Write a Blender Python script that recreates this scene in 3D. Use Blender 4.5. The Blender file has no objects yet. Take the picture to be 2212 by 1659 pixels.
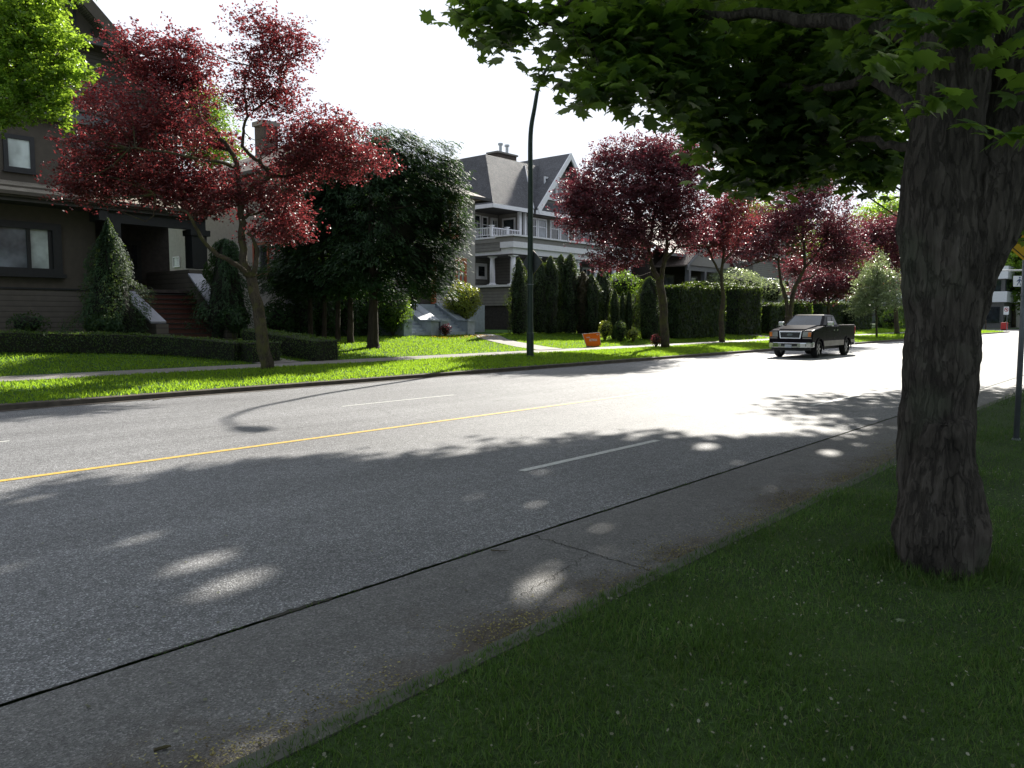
import bpy, bmesh, math, random
import numpy as np
from mathutils import Vector, noise as mnoise

# ---------------------------------------------------------------- camera, world, sun, exposure
SC = bpy.context.scene
COL = SC.collection
CAM_H = 1.8
YAW = math.radians(40.879); PITCH = math.radians(4.786); FPX = 1720.0; CX = 1106.0; CY = 829.5
cd = bpy.data.cameras.new('camera'); cam = bpy.data.objects.new('camera', cd); COL.objects.link(cam)
cd.sensor_width = 36.0; cd.lens = FPX / 2212.0 * 36.0; cd.clip_start = 0.1; cd.clip_end = 5000
cam.location = (0, 0, CAM_H)
cam.rotation_euler = (math.pi/2 - PITCH, 0, YAW - math.pi/2)
SC.camera = cam

SUN_AZ = math.radians(20.0)      # from +X (along the road) towards +Y (far side)
SUN_EL = math.radians(32.1)
w = bpy.data.worlds.new('World'); SC.world = w; w.use_nodes = True
nt = w.node_tree; nt.nodes.clear()
out = nt.nodes.new('ShaderNodeOutputWorld'); bg = nt.nodes.new('ShaderNodeBackground')
sky = nt.nodes.new('ShaderNodeTexSky'); sky.sky_type = 'NISHITA'; sky.sun_disc = False
sky.sun_elevation = SUN_EL
sky.sun_rotation = math.pi/2 - SUN_AZ
sky.air_density = 1.0; sky.dust_density = 1.5; sky.ozone_density = 1.0; sky.altitude = 50
# thin bright cloud veil over the sky
tc = nt.nodes.new('ShaderNodeTexCoord')
nz = nt.nodes.new('ShaderNodeTexNoise'); nz.inputs['Scale'].default_value = 1.6; nz.inputs['Detail'].default_value = 5
rp = nt.nodes.new('ShaderNodeValToRGB'); rp.color_ramp.elements[0].position = 0.25; rp.color_ramp.elements[1].position = 0.6
rp.color_ramp.elements[0].color = (0.8, 0.8, 0.8, 1); rp.color_ramp.elements[1].color = (1, 1, 1, 1)
# the veil is lit up on the sun's side of the sky and thins out to blue sky behind the camera
dt = nt.nodes.new('ShaderNodeVectorMath'); dt.operation = 'DOT_PRODUCT'; dt.inputs[1].default_value = (math.cos(SUN_AZ)*math.cos(SUN_EL), math.sin(SUN_AZ)*math.cos(SUN_EL), math.sin(SUN_EL))
vr = nt.nodes.new('ShaderNodeValToRGB'); vr.color_ramp.elements[0].position = 0.12; vr.color_ramp.elements[1].position = 0.5; vr.color_ramp.elements[0].color = (0.38, 0.38, 0.38, 1)
ml = nt.nodes.new('ShaderNodeMath'); ml.operation = 'MULTIPLY'
mx = nt.nodes.new('ShaderNodeMix'); mx.data_type = 'RGBA'; mx.inputs[7].default_value = (9.9, 10.5, 11.6, 1)
nt.links.new(tc.outputs['Generated'], nz.inputs['Vector']); nt.links.new(nz.outputs['Fac'], rp.inputs['Fac'])
nt.links.new(tc.outputs['Generated'], dt.inputs[0]); nt.links.new(dt.outputs['Value'], vr.inputs['Fac'])
nt.links.new(vr.outputs['Color'], ml.inputs[0]); nt.links.new(rp.outputs['Color'], ml.inputs[1]); nt.links.new(ml.outputs[0], mx.inputs[0]); nt.links.new(sky.outputs['Color'], mx.inputs[6])
nt.links.new(mx.outputs[2], bg.inputs['Color']); bg.inputs['Strength'].default_value = 0.05
nt.links.new(bg.outputs['Background'], out.inputs['Surface'])

sd = bpy.data.lights.new('sun', 'SUN'); sd.energy = 5.0; sd.angle = math.radians(0.55); sd.color = (1.0, 0.95, 0.86)
sun = bpy.data.objects.new('sun', sd); COL.objects.link(sun)
SUNV = Vector((math.cos(SUN_AZ)*math.cos(SUN_EL), math.sin(SUN_AZ)*math.cos(SUN_EL), math.sin(SUN_EL)))
sun.rotation_euler = SUNV.to_track_quat('Z', 'Y').to_euler()
SC.view_settings.view_transform = 'Standard'; SC.view_settings.look = 'None'
SC.view_settings.gamma = 1.0; SC.view_settings.exposure = 1.12
SC.render.engine = 'CYCLES'
SC.cycles.max_bounces = 7; SC.cycles.diffuse_bounces = 3; SC.cycles.glossy_bounces = 3
SC.cycles.transmission_bounces = 4; SC.cycles.transparent_max_bounces = 6

# ---------------------------------------------------------------- surveying helpers (photo measurements -> metres)
_F = Vector((math.cos(YAW)*math.cos(PITCH), math.sin(YAW)*math.cos(PITCH), -math.sin(PITCH)))
_R = Vector((math.sin(YAW), -math.cos(YAW), 0)); _U = _R.cross(_F)
_H = Vector((math.cos(YAW), math.sin(YAW), 0))
def ray(x, y): return _F*FPX + _R*(x-CX) - _U*(y-CY)
def gz(Y):
    "height of the ground at distance Y across the street"
    pts = [(-60, .5), (0, .16), (2.6, .12), (2.72, 0), (17.55, 0), (17.7, .11), (20, .21), (22.0, .24), (23.5, .26), (26, .48), (28, .66), (30, .85), (33, .95), (60, 1.1), (300, 1.3)]
    for (a, za), (b, zb) in zip(pts, pts[1:]):
        if Y <= b: return za + (zb-za)*max(0, (Y-a))/(b-a)
    return pts[-1][1]
def onG(x, y, z=None):
    d = ray(x, y)
    zz = 0.2 if z is None else z
    for _ in range(30):
        t = (zz-CAM_H)/d.z; p = Vector((0, 0, CAM_H)) + d*t
        if z is not None: return p
        zz = 0.5*zz + 0.5*gz(p.y)
    return p
def onY(x, y, Y):
    d = ray(x, y); return Vector((0, 0, CAM_H)) + d*(Y/d.y)
def onX(x, y, X):
    d = ray(x, y); return Vector((0, 0, CAM_H)) + d*(X/d.x)
def atD(x, y, D):
    "point seen at x, y whose horizontal distance along the view is D metres"
    d = ray(x, y); return Vector((0, 0, CAM_H)) + d*(D/d.dot(_H))
def Dof(p): return Vector(p).dot(_H)

# ---------------------------------------------------------------- materials
MATS = {}
def newmat(name):
    m = bpy.data.materials.new(name); m.use_nodes = True
    n = m.node_tree; n.nodes.clear()
    o = n.nodes.new('ShaderNodeOutputMaterial')
    return m, n, o
def L(n, a, b): n.links.new(a, b)
def noise_node(n, scale, detail=4, vec=None, rough=0.55):
    t = n.nodes.new('ShaderNodeTexNoise'); t.inputs['Scale'].default_value = scale; t.inputs['Detail'].default_value = detail
    t.inputs['Roughness'].default_value = rough
    if vec is not None: L(n, vec, t.inputs['Vector'])
    return t
def ramp(n, fac, stops):
    r = n.nodes.new('ShaderNodeValToRGB'); L(n, fac, r.inputs['Fac'])
    e = r.color_ramp.elements
    while len(e) < len(stops): e.new(0.5)
    for i, (p, c) in enumerate(stops):
        e[i].position = p; e[i].color = (*c, 1) if len(c) == 3 else c
    return r
def math_node(n, op, a, b=None):
    m = n.nodes.new('ShaderNodeMath'); m.operation = op
    for i, v in enumerate((a, b)):
        if v is None: continue
        if isinstance(v, (int, float)): m.inputs[i].default_value = v
        else: L(n, v, m.inputs[i])
    return m.outputs[0]
def mixc(n, fac, a, b, mode='MIX'):
    m = n.nodes.new('ShaderNodeMix'); m.data_type = 'RGBA'; m.blend_type = mode
    if isinstance(fac, (int, float)): m.inputs[0].default_value = fac
    else: L(n, fac, m.inputs[0])
    for i, v in ((6, a), (7, b)):
        if isinstance(v, tuple): m.inputs[i].default_value = (*v, 1) if len(v) == 3 else v
        else: L(n, v, m.inputs[i])
    return m.outputs[2]
def bump(n, height, strength=0.3, dist=0.02):
    b = n.nodes.new('ShaderNodeBump'); b.inputs['Strength'].default_value = strength; b.inputs['Distance'].default_value = dist
    L(n, height, b.inputs['Height']); return b.outputs['Normal']
def pbsdf(n, col, rough=0.7, metal=0.0, spec=0.5):
    p = n.nodes.new('ShaderNodeBsdfPrincipled')
    if isinstance(col, tuple): p.inputs['Base Color'].default_value = (*col, 1)
    else: L(n, col, p.inputs['Base Color'])
    if isinstance(rough, (int, float)): p.inputs['Roughness'].default_value = rough
    else: L(n, rough, p.inputs['Roughness'])
    p.inputs['Metallic'].default_value = metal
    p.inputs['Specular IOR Level'].default_value = spec
    return p
def worldpos(n):
    g = n.nodes.new('ShaderNodeNewGeometry'); return g.outputs['Position']
def sepxyz(n, v):
    s = n.nodes.new('ShaderNodeSeparateXYZ'); L(n, v, s.inputs[0]); return s.outputs

def plain(name, col, rough=0.6, metal=0.0, spec=0.5, var=0.15, scale=6, bmp=0.1):
    "a painted or cast surface with slight mottling"
    if name in MATS: return MATS[name]
    m, n, o = newmat(name)
    v = worldpos(n); t = noise_node(n, scale, 5, v)
    c = ramp(n, t.outputs['Fac'], [(0.3, tuple(x*(1-var) for x in col)), (0.7, tuple(min(1, x*(1+var)) for x in col))])
    p = pbsdf(n, c.outputs['Color'], rough, metal, spec)
    if bmp:
        t2 = noise_node(n, scale*12, 3, v); L(n, bump(n, t2.outputs['Fac'], bmp, 0.01), p.inputs['Normal'])
    L(n, p.outputs[0], o.inputs['Surface']); MATS[name] = m; return m

def leafmat(name, dark, light, trans, tfac=0.4, rough=0.4, spec=0.5, odd=None):
    if name in MATS: return MATS[name]
    m, n, o = newmat(name)
    g = n.nodes.new('ShaderNodeNewGeometry')
    r = ramp(n, g.outputs['Random Per Island'], [(0.0, dark), (1.0, light)] if odd is None else [(0.0, dark), (0.9, light), (0.95, odd)])
    tn = noise_node(n, 1.3, 2, g.outputs['Position'])
    k = ramp(n, tn.outputs['Fac'], [(0.35, (0.65, 0.65, 0.65)), (0.65, (1.25, 1.25, 1.25))])
    c = mixc(n, 1.0, r.outputs['Color'], k.outputs['Color'], 'MULTIPLY')
    p = pbsdf(n, c, rough, 0, spec)
    tr = n.nodes.new('ShaderNodeBsdfTranslucent')
    tcv = ramp(n, g.outputs['Random Per Island'], [(0.0, tuple(x*0.6 for x in trans)), (1.0, trans)])
    L(n, tcv.outputs['Color'], tr.inputs['Color'])
    mxs = n.nodes.new('ShaderNodeMixShader'); mxs.inputs[0].default_value = tfac
    L(n, p.outputs[0], mxs.inputs[1]); L(n, tr.outputs[0], mxs.inputs[2]); L(n, mxs.outputs[0], o.inputs['Surface'])
    MATS[name] = m; return m

def siding(name, col, pitch=0.18, groove=0.22):
    m, n, o = newmat(name); v = worldpos(n); z = sepxyz(n, v)[2]
    f = math_node(n, 'FRACT', math_node(n, 'DIVIDE', z, pitch))
    t = noise_node(n, 3, 5, v)
    base = ramp(n, t.outputs['Fac'], [(0.3, tuple(x*0.85 for x in col)), (0.7, tuple(x*1.1 for x in col))])
    gr = ramp(n, f, [(0.0, (groove,)*3), (0.17, (0.9,)*3), (1.0, (1, 1, 1))])
    c = mixc(n, 1.0, base.outputs['Color'], gr.outputs['Color'], 'MULTIPLY')
    p = pbsdf(n, c, 0.65); inv = math_node(n, 'SUBTRACT', 1.0, f)
    L(n, bump(n, inv, 0.9, 0.03), p.inputs['Normal']); L(n, p.outputs[0], o.inputs['Surface']); MATS[name] = m; return m
def shingle(name, col, sc=1.0, rough=0.75):
    m, n, o = newmat(name)
    tcn = n.nodes.new('ShaderNodeTexCoord'); mp = n.nodes.new('ShaderNodeMapping')
    v = worldpos(n); s = sepxyz(n, v); cb = n.nodes.new('ShaderNodeCombineXYZ')
    L(n, math_node(n, 'ADD', s[0], s[1]), cb.inputs[0]); L(n, math_node(n, 'MULTIPLY', s[2], 1.25), cb.inputs[1])
    b = n.nodes.new('ShaderNodeTexBrick'); L(n, cb.outputs[0], b.inputs['Vector']); b.inputs['Scale'].default_value = 3.0*sc
    b.inputs['Color1'].default_value = (*[x*0.8 for x in col], 1); b.inputs['Color2'].default_value = (*[x*1.25 for x in col], 1)
    b.inputs['Mortar'].default_value = (*[x*0.35 for x in col], 1); b.inputs['Mortar Size'].default_value = 0.03
    t = noise_node(n, 2.2, 6, v)
    k = ramp(n, t.outputs['Fac'], [(0.3, (0.75,)*3), (0.7, (1.2,)*3)])
    c = mixc(n, 1.0, b.outputs['Color'], k.outputs['Color'], 'MULTIPLY')
    p = pbsdf(n, c, rough); L(n, bump(n, b.outputs['Fac'], 0.5, -0.02), p.inputs['Normal'])
    L(n, p.outputs[0], o.inputs['Surface']); MATS[name] = m; return m
def glassmat(name, col=(0.02, 0.025, 0.03), rough=0.06):
    m, n, o = newmat(name); v = worldpos(n); t = noise_node(n, 1.1, 3, v)
    c = ramp(n, t.outputs['Fac'], [(0.35, tuple(x*0.6 for x in col)), (0.65, tuple(x*1.5 for x in col))])
    p = pbsdf(n, c.outputs['Color'], rough, 0, 0.8); L(n, bump(n, noise_node(n, 0.8, 1, v).outputs['Fac'], 0.06, 0.05), p.inputs['Normal'])
    L(n, p.outputs[0], o.inputs['Surface']); MATS[name] = m; return m

def asphalt(name, base, lightf, spec=0.5, rough=0.62, warm=(1, 1, 1), dirt=False):
    m, n, o = newmat(name); v = worldpos(n)
    vo = n.nodes.new('ShaderNodeTexVoronoi'); vo.inputs['Scale'].default_value = 105; L(n, v, vo.inputs['Vector'])
    st = ramp(n, sepxyz(n, vo.outputs['Color'])[0], [(0.0, tuple(base*0.55*k for k in warm)), (0.7, tuple(base*1.15*k for k in warm)), (0.9, tuple(base*lightf*k for k in warm)), (1.0, tuple(base*lightf*1.5*k for k in warm))])
    t1 = noise_node(n, 0.35, 5, v); t2 = noise_node(n, 9, 4, v)
    # long wheel-path streaks along the road
    mp = n.nodes.new('ShaderNodeMapping'); mp.inputs['Scale'].default_value = (0.05, 1.2, 1); L(n, v, mp.inputs['Vector'])
    t3 = noise_node(n, 1.0, 4, mp.outputs['Vector'])
    k1 = ramp(n, t1.outputs['Fac'], [(0.3, (0.86,)*3), (0.7, (1.12,)*3)]); k2 = ramp(n, t2.outputs['Fac'], [(0.3, (0.85,)*3), (0.7, (1.15,)*3)])
    k3 = ramp(n, t3.outputs['Fac'], [(0.3, (0.84,)*3), (0.7, (1.12,)*3)])
    t4 = noise_node(n, 0.9, 6, v, 0.65); k4 = ramp(n, t4.outputs['Fac'], [(0.62, (1,)*3), (0.72, (0.72,)*3)])   # stains
    c = mixc(n, 1.0, st.outputs['Color'], k1.outputs['Color'], 'MULTIPLY'); c = mixc(n, 1.0, c, k2.outputs['Color'], 'MULTIPLY')
    c = mixc(n, 1.0, c, k3.outputs['Color'], 'MULTIPLY')
    c = mixc(n, 1.0, c, k4.outputs['Color'], 'MULTIPLY')
    p = pbsdf(n, c, rough, 0, spec)
    if dirt:   # earth washed along the kerb
        s_ = sepxyz(n, v); t5 = noise_node(n, 1.1, 5, v); t6 = noise_node(n, 7, 4, v)
        dd = math_node(n, 'ADD', math_node(n, 'SUBTRACT', s_[1], 2.72), math_node(n, 'ADD', math_node(n, 'MULTIPLY', math_node(n, 'SUBTRACT', t5.outputs['Fac'], 0.5), -2.2), math_node(n, 'MULTIPLY', math_node(n, 'SUBTRACT', t6.outputs['Fac'], 0.5), -0.8)))
        dr = ramp(n, dd, [(0.0, (0.85,)*3), (0.65, (0, 0, 0))]); nc = mixc(n, dr.outputs['Color'], c, (0.05, 0.036, 0.024)); L(n, nc, p.inputs['Base Color'])
    L(n, bump(n, vo.outputs['Distance'], 0.5, 0.012), p.inputs['Normal']); L(n, p.outputs[0], o.inputs['Surface']); MATS[name] = m; return m

# ---------------------------------------------------------------- mesh helpers
def tag(o, label=None, cat=None, group=None, kind=None):
    if label: o['label'] = label
    if cat: o['category'] = cat
    if group: o['group'] = group
    if kind: o['kind'] = kind
    return o
def empty(name, loc, label, cat, group=None, rz=0):
    o = bpy.data.objects.new(name, None); COL.objects.link(o); o.location = loc; o.rotation_euler = (0, 0, rz)
    o.empty_display_size = 0.3
    return tag(o, label, cat, group)
class MB:
    def __init__(s): s.v = []; s.f = []
    def add(s, vs, fs):
        k = len(s.v); s.v += [tuple(p) for p in vs]; s.f += [tuple(i+k for i in f) for f in fs]; return s
    def box(s, x0, x1, y0, y1, z0, z1):
        vs = [(x, y, z) for z in (z0, z1) for y in (y0, y1) for x in (x0, x1)]
        return s.add(vs, [(0, 2, 3, 1), (4, 5, 7, 6), (0, 1, 5, 4), (2, 6, 7, 3), (0, 4, 6, 2), (1, 3, 7, 5)])
    def quad(s, a, b, c, d): return s.add([a, b, c, d], [(0, 1, 2, 3)])
    def slab(s, poly, d):
        "polygon thickened by vector d"
        d = Vector(d); n = len(poly); vs = [Vector(p) for p in poly] + [Vector(p)+d for p in poly]
        return s.add(vs, [tuple(range(n))[::-1], tuple(range(n, 2*n))] + [(i, (i+1) % n, n+(i+1) % n, n+i) for i in range(n)])
    def prism_x(s, yz, x0, x1): return s.slab([(x0, y, z) for y, z in yz], (x1-x0, 0, 0))
    def prism_y(s, xz, y0, y1): return s.slab([(x, y0, z) for x, z in xz], (0, y1-y0, 0))
    def tube(s, pts, rad, n=10, cap=True):
        pts = [Vector(p) for p in pts]
        if isinstance(rad, (int, float)): rad = [rad]*len(pts)
        rings = []; up = Vector((0.13, 0.21, 1)).normalized()
        for i, p in enumerate(pts):
            t = (pts[min(i+1, len(pts)-1)] - pts[max(i-1, 0)]).normalized()
            a = t.cross(up)
            if a.length < 0.15: a = t.cross(Vector((1, 0.1, 0)))
            a.normalize(); b = t.cross(a).normalized()
            if rings:  # keep rings from twisting
                a = (prev - t*prev.dot(t)).normalized(); b = t.cross(a).normalized()
            prev = a
            rings.append([p + (a*math.cos(2*math.pi*k/n) + b*math.sin(2*math.pi*k/n))*rad[i] for k in range(n)])
        vs = [q for r in rings for q in r]; fs = []
        for i in range(len(rings)-1):
            for k in range(n): fs.append((i*n+k, i*n+(k+1) % n, (i+1)*n+(k+1) % n, (i+1)*n+k))
        if cap: fs += [tuple(range(n))[::-1], tuple(range((len(rings)-1)*n, len(rings)*n))]
        return s.add(vs, fs)
    def build(s, name, mat, parent=None, smooth=False, bevel=0):
        me = bpy.data.meshes.new(name); me.from_pydata(s.v, [], s.f); me.update()
        bm = bmesh.new(); bm.from_mesh(me); bmesh.ops.recalc_face_normals(bm, faces=bm.faces[:])
        if bevel: bmesh.ops.bevel(bm, geom=[e for e in bm.edges if e.calc_face_angle(0) > 0.6], offset=bevel, segments=3, affect='EDGES', profile=0.6)
        bm.to_mesh(me); bm.free()
        if smooth:
            for p in me.polygons: p.use_smooth = True
        me.materials.append(mat)
        o = bpy.data.objects.new(name, me); COL.objects.link(o)
        if parent is not None:
            o.parent = parent; o.matrix_parent_inverse = parent_inv(parent)
        return o
def parent_inv(p):
    from mathutils import Matrix
    T = Matrix.Identity(4); q = p; chain = []
    while q is not None: chain.append(q); q = q.parent
    for q in reversed(chain):
        T = T @ q.matrix_parent_inverse @ (Matrix.Translation(q.location) @ q.rotation_euler.to_matrix().to_4x4())
    return T.inverted()
def struct(o, kind='structure', label=None):
    o['kind'] = kind
    if label: o['label'] = label
    return o

def npmesh(name, verts, faces_flat, sizes, mat, parent=None):
    "verts (N,3), faces as a flat index array with per-face loop counts"
    me = bpy.data.meshes.new(name); n = len(verts)
    me.vertices.add(n); me.vertices.foreach_set('co', verts.astype(np.float32).ravel())
    me.loops.add(len(faces_flat)); me.loops.foreach_set('vertex_index', faces_flat.astype(np.int32))
    me.polygons.add(len(sizes)); st = np.concatenate(([0], np.cumsum(sizes)[:-1])).astype(np.int32)
    me.polygons.foreach_set('loop_start', st); me.polygons.foreach_set('loop_total', sizes.astype(np.int32))
    me.update(calc_edges=True); me.materials.append(mat)
    o = bpy.data.objects.new(name, me); COL.objects.link(o)
    if parent is not None:
        o.parent = parent; o.matrix_parent_inverse = parent_inv(parent)
    return o
# leaf templates: outline points (x across, y along, z curl) and faces
_mo = [(0, -.42), (.13, -.36), (.2, -.44), (.34, -.2), (.46, -.18), (.33, -.02), (.6, .22), (.36, .2), (.3, .36), (.17, .26), (0, .62)]
_mo = _mo + [(-x, y) for x, y in _mo[-2:0:-1]]
MAPLE = ([(0, 0, 0)] + [(x, y, -0.35*(x*x+y*y)) for x, y in _mo], [(0, i+1, (i+1) % len(_mo)+1) for i in range(len(_mo))])
_lo = [(0, -.45), (.3, -.28), (.55, .2), (.2, .2), (0, .6), (-.2, .2), (-.55, .2), (-.3, -.28)]
LOBE = ([(x, y, -0.3*(x*x+y*y)) for x, y in _lo], [(0, 1, 2, 3), (0, 3, 4, 5), (0, 5, 6, 7)])
OVAL = ([(0, -.5, 0), (.28, -.05, .05), (0, .5, -.1), (-.28, -.05, .05)], [(0, 1, 2), (0, 2, 3)])
SPRAY = ([(0, -.5, 0), (.16, -.2, 0), (.1, .1, 0), (.2, .25, -.05), (0, .55, -.1), (-.2, .25, -.05), (-.1, .1, 0), (-.16, -.2, 0)], [(0, 1, 2, 6), (0, 6, 7), (2, 3, 4, 5), (2, 5, 6)])
SPRAY = (SPRAY[0], [(0, 1, 2, 6, 7), (2, 3, 4, 5, 6)])
BLADE = ([(-.5, 0, 0), (.5, 0, 0), (.1, 1, 0)], [(0, 1, 2)])
def leaves(name, P, size, rng, tmpl, mat, parent=None, tilt=0.6, droop=0.3, tdir=None, asp=1.0, N=None):
    P = np.asarray(P, float); n = len(P)
    if N is None:
        N = rng.normal(0, tilt, (n, 3)); N[:, 2] = 1.0
    N = N/np.linalg.norm(N, axis=1, keepdims=True)
    if tdir is None:
        T = rng.normal(0, 1, (n, 3)); T[:, 2] = T[:, 2]*0.3 - droop*1.5
    else: T = np.array(tdir, float) + rng.normal(0, 0.25, (n, 3))
    T = T - N*(T*N).sum(1)[:, None]; T /= np.linalg.norm(T, axis=1, keepdims=True)+1e-9
    B = np.cross(T, N)
    s = size*(0.65+0.6*rng.random(n)) if np.isscalar(size) else size
    tv = np.array(tmpl[0], float); k = len(tv)
    V = P[:, None, :] + s[:, None, None]*(tv[None, :, 0:1]*asp*B[:, None, :] + tv[None, :, 1:2]*T[:, None, :] + tv[None, :, 2:3]*N[:, None, :])
    fl = np.concatenate([np.array(f) for f in tmpl[1]]); sz = np.array([len(f) for f in tmpl[1]])
    F = (fl[None, :] + (np.arange(n)*k)[:, None]).ravel()
    return npmesh(name, V.reshape(-1, 3), F, np.tile(sz, n), mat, parent)
def ell_sample(rng, blobs, n, power=0.45, weights=None):
    "random points in ellipsoids (centre, rx, rz, rd), biased outwards"
    vol = np.array([b[1]*b[2]*b[3] for b in blobs])**0.8 if weights is None else np.array(weights, float); vol /= vol.sum()
    idx = rng.choice(len(blobs), n, p=vol); d = rng.normal(0, 1, (n, 3)); d /= np.linalg.norm(d, axis=1, keepdims=True)
    r = rng.random(n)**power
    C = np.array([list(b[0]) for b in blobs])[idx]; R = np.array([[b[1], b[2], b[3]] for b in blobs])[idx]
    q = d*r[:, None]*R
    Rv = np.array(_R); Hv = np.array(_H)
    return C + q[:, 0:1]*Rv + q[:, 1:2]*np.array([0, 0, 1.0]) + q[:, 2:3]*Hv
def blob(x, y, rx, ry, D, rd=None):
    c = atD(x, y, D); k = D/FPX
    return (c, rx*k, ry*k, (rd if rd is not None else (rx+ry)*0.45*k))
def crown(blobs, rng, nclump, per, csize, flat=0.5, power=0.45, weights=None, droop=0.0):
    C = ell_sample(rng, blobs, nclump, power, weights)
    cs = csize*(0.5+rng.random(nclump))
    # each clump is a leafy shoot: leaves strung along a short, nearly level twig
    dr = rng.normal(0, 1, (nclump, 3)); dr[:, 2] = dr[:, 2]*0.35 + droop; dr /= np.linalg.norm(dr, axis=1, keepdims=True)
    s = rng.random(nclump*per)*2-1
    P = np.repeat(C, per, 0) + np.repeat(dr*cs[:, None], per, 0)*(s*1.9)[:, None] + rng.normal(0, 1, (nclump*per, 3))*np.repeat(cs, per)[:, None]*np.array([.42, .42, flat*.6])*(1.25-np.abs(s))[:, None]
    return C, P
def poly(pts, D, dD=None):
    "a limb given by photo measurements x, y (optionally its own D)"
    return [atD(p[0], p[1], p[2] if len(p) > 2 else D) for p in pts]
def smooth_line(pts, k=4, jit=0.0, rng=None):
    pts = [Vector(p) for p in pts]; o = []
    for i in range(len(pts)-1):
        p0 = pts[max(i-1, 0)]; p1 = pts[i]; p2 = pts[i+1]; p3 = pts[min(i+2, len(pts)-1)]
        for j in range(k):
            t = j/k; t2 = t*t; t3 = t2*t
            q = 0.5*((2*p1)+(p2-p0)*t+(2*p0-5*p1+4*p2-p3)*t2+(3*p1-p0-3*p2+p3)*t3)
            if jit and rng is not None and (i or j): q = q + Vector(rng.normal(0, jit, 3))
            o.append(q)
    o.append(pts[-1]); return o
def limb(mb, pts, r0, r1, n=9, k=4, jit=0.0, rng=None):
    q = smooth_line(pts, k, jit, rng); m = len(q)
    rad = [r0+(r1-r0)*(i/(m-1))**0.8 for i in range(m)]
    mb.tube(q, rad, n); return q
def twigs(mb, skel, C, rng, n, r=0.012, maxlen=3.0):
    "thin branches from the nearest limb point to foliage clumps"
    S = np.array([list(p) for p in skel]); idx = rng.permutation(len(C))[:n]
    for i in idx:
        c = C[i]; d = np.linalg.norm(S-c, axis=1) + 0.6*np.maximum(0, S[:, 2]-c[2]); j = d.argmin(); a = Vector(S[j]); b = Vector(c)
        if (b-a).length > maxlen*2: continue
        m = (a+b)/2 + Vector(rng.normal(0, 0.12, 3))*(b-a).length - Vector((0, 0, 0.06*(b-a).length))
        L_ = (b-a).length
        mb.tube(smooth_line([a, m, b], 3), [r*(1+0.5*L_)*(1-0.8*t/6) for t in range(7)], 4, cap=False)
# ================================================================ MATERIAL LIBRARY
M = {}
M['asphalt'] = asphalt('asphalt', 0.165, 1.9, 0.3, 0.7, (1.0, 1.0, 1.02))
M['gutter'] = asphalt('old_concrete', 0.115, 1.45, 0.45, 0.65, (1.02, 1.0, 0.97), dirt=True)
M['concrete'] = plain('concrete', (0.21, 0.195, 0.175), 0.8, var=0.2, scale=3)
M['kerb'] = plain('kerb_concrete', (0.065, 0.068, 0.052), 0.85, var=0.3, scale=5)
M['darkkerb'] = plain('dirty_kerb', (0.075, 0.062, 0.048), 0.9, var=0.4, scale=4)
M['yellow'] = plain('yellow_paint', (0.58, 0.37, 0.07), 0.6, var=0.25, scale=20)
M['white_paint'] = plain('road_white', (0.55, 0.55, 0.52), 0.6, var=0.25, scale=20)
M['soil'] = plain('soil', (0.045, 0.035, 0.026), 0.95, var=0.4, scale=8)
M['crack'] = plain('crack_dirt', (0.025, 0.023, 0.016), 0.95, var=0.4, scale=20)
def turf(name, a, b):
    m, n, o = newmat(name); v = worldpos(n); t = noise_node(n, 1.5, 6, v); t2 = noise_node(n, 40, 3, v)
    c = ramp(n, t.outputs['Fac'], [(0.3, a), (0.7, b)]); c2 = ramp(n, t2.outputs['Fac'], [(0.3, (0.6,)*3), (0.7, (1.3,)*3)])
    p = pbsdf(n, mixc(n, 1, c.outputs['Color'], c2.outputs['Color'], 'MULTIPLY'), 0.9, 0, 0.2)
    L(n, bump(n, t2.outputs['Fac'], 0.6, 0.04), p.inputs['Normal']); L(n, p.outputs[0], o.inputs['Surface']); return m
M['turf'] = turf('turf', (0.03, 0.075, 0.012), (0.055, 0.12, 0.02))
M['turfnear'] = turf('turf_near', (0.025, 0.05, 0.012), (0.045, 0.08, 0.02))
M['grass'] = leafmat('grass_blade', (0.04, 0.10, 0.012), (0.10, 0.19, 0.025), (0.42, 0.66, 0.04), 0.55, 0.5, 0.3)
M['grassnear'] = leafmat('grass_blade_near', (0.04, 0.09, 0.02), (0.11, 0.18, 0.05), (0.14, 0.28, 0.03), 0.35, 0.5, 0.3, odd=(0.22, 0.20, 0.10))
M['plum'] = leafmat('plum_leaf', (0.030, 0.012, 0.015), (0.15, 0.062, 0.068), (0.42, 0.07, 0.075), 0.38, 0.45, 0.4)
M['plumdark'] = leafmat('plum_leaf_dark', (0.028, 0.012, 0.018), (0.135, 0.06, 0.072), (0.30, 0.06, 0.08), 0.35, 0.45, 0.4)
M['maple'] = leafmat('maple_leaf', (0.034, 0.07, 0.03), (0.08, 0.135, 0.055), (0.32, 0.52, 0.05), 0.47, 0.4, 0.45)
M['birch'] = leafmat('bright_leaf', (0.06, 0.12, 0.02), (0.14, 0.24, 0.05), (0.50, 0.74, 0.06), 0.50, 0.3, 0.7)
M['cedar'] = leafmat('cedar_spray', (0.014, 0.036, 0.016), (0.035, 0.075, 0.028), (0.10, 0.20, 0.03), 0.28, 0.62, 0.25)
M['arbor'] = leafmat('arborvitae_spray', (0.014, 0.032, 0.012), (0.03, 0.06, 0.018), (0.16, 0.24, 0.02), 0.32, 0.55, 0.35)
M['arborbrown'] = leafmat('browned_spray', (0.03, 0.026, 0.012), (0.055, 0.045, 0.02), (0.15, 0.13, 0.02), 0.25, 0.6, 0.3)
M['spruce'] = leafmat('spruce_spray', (0.016, 0.042, 0.02), (0.04, 0.085, 0.035), (0.22, 0.32, 0.06), 0.33, 0.65, 0.25)
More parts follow.
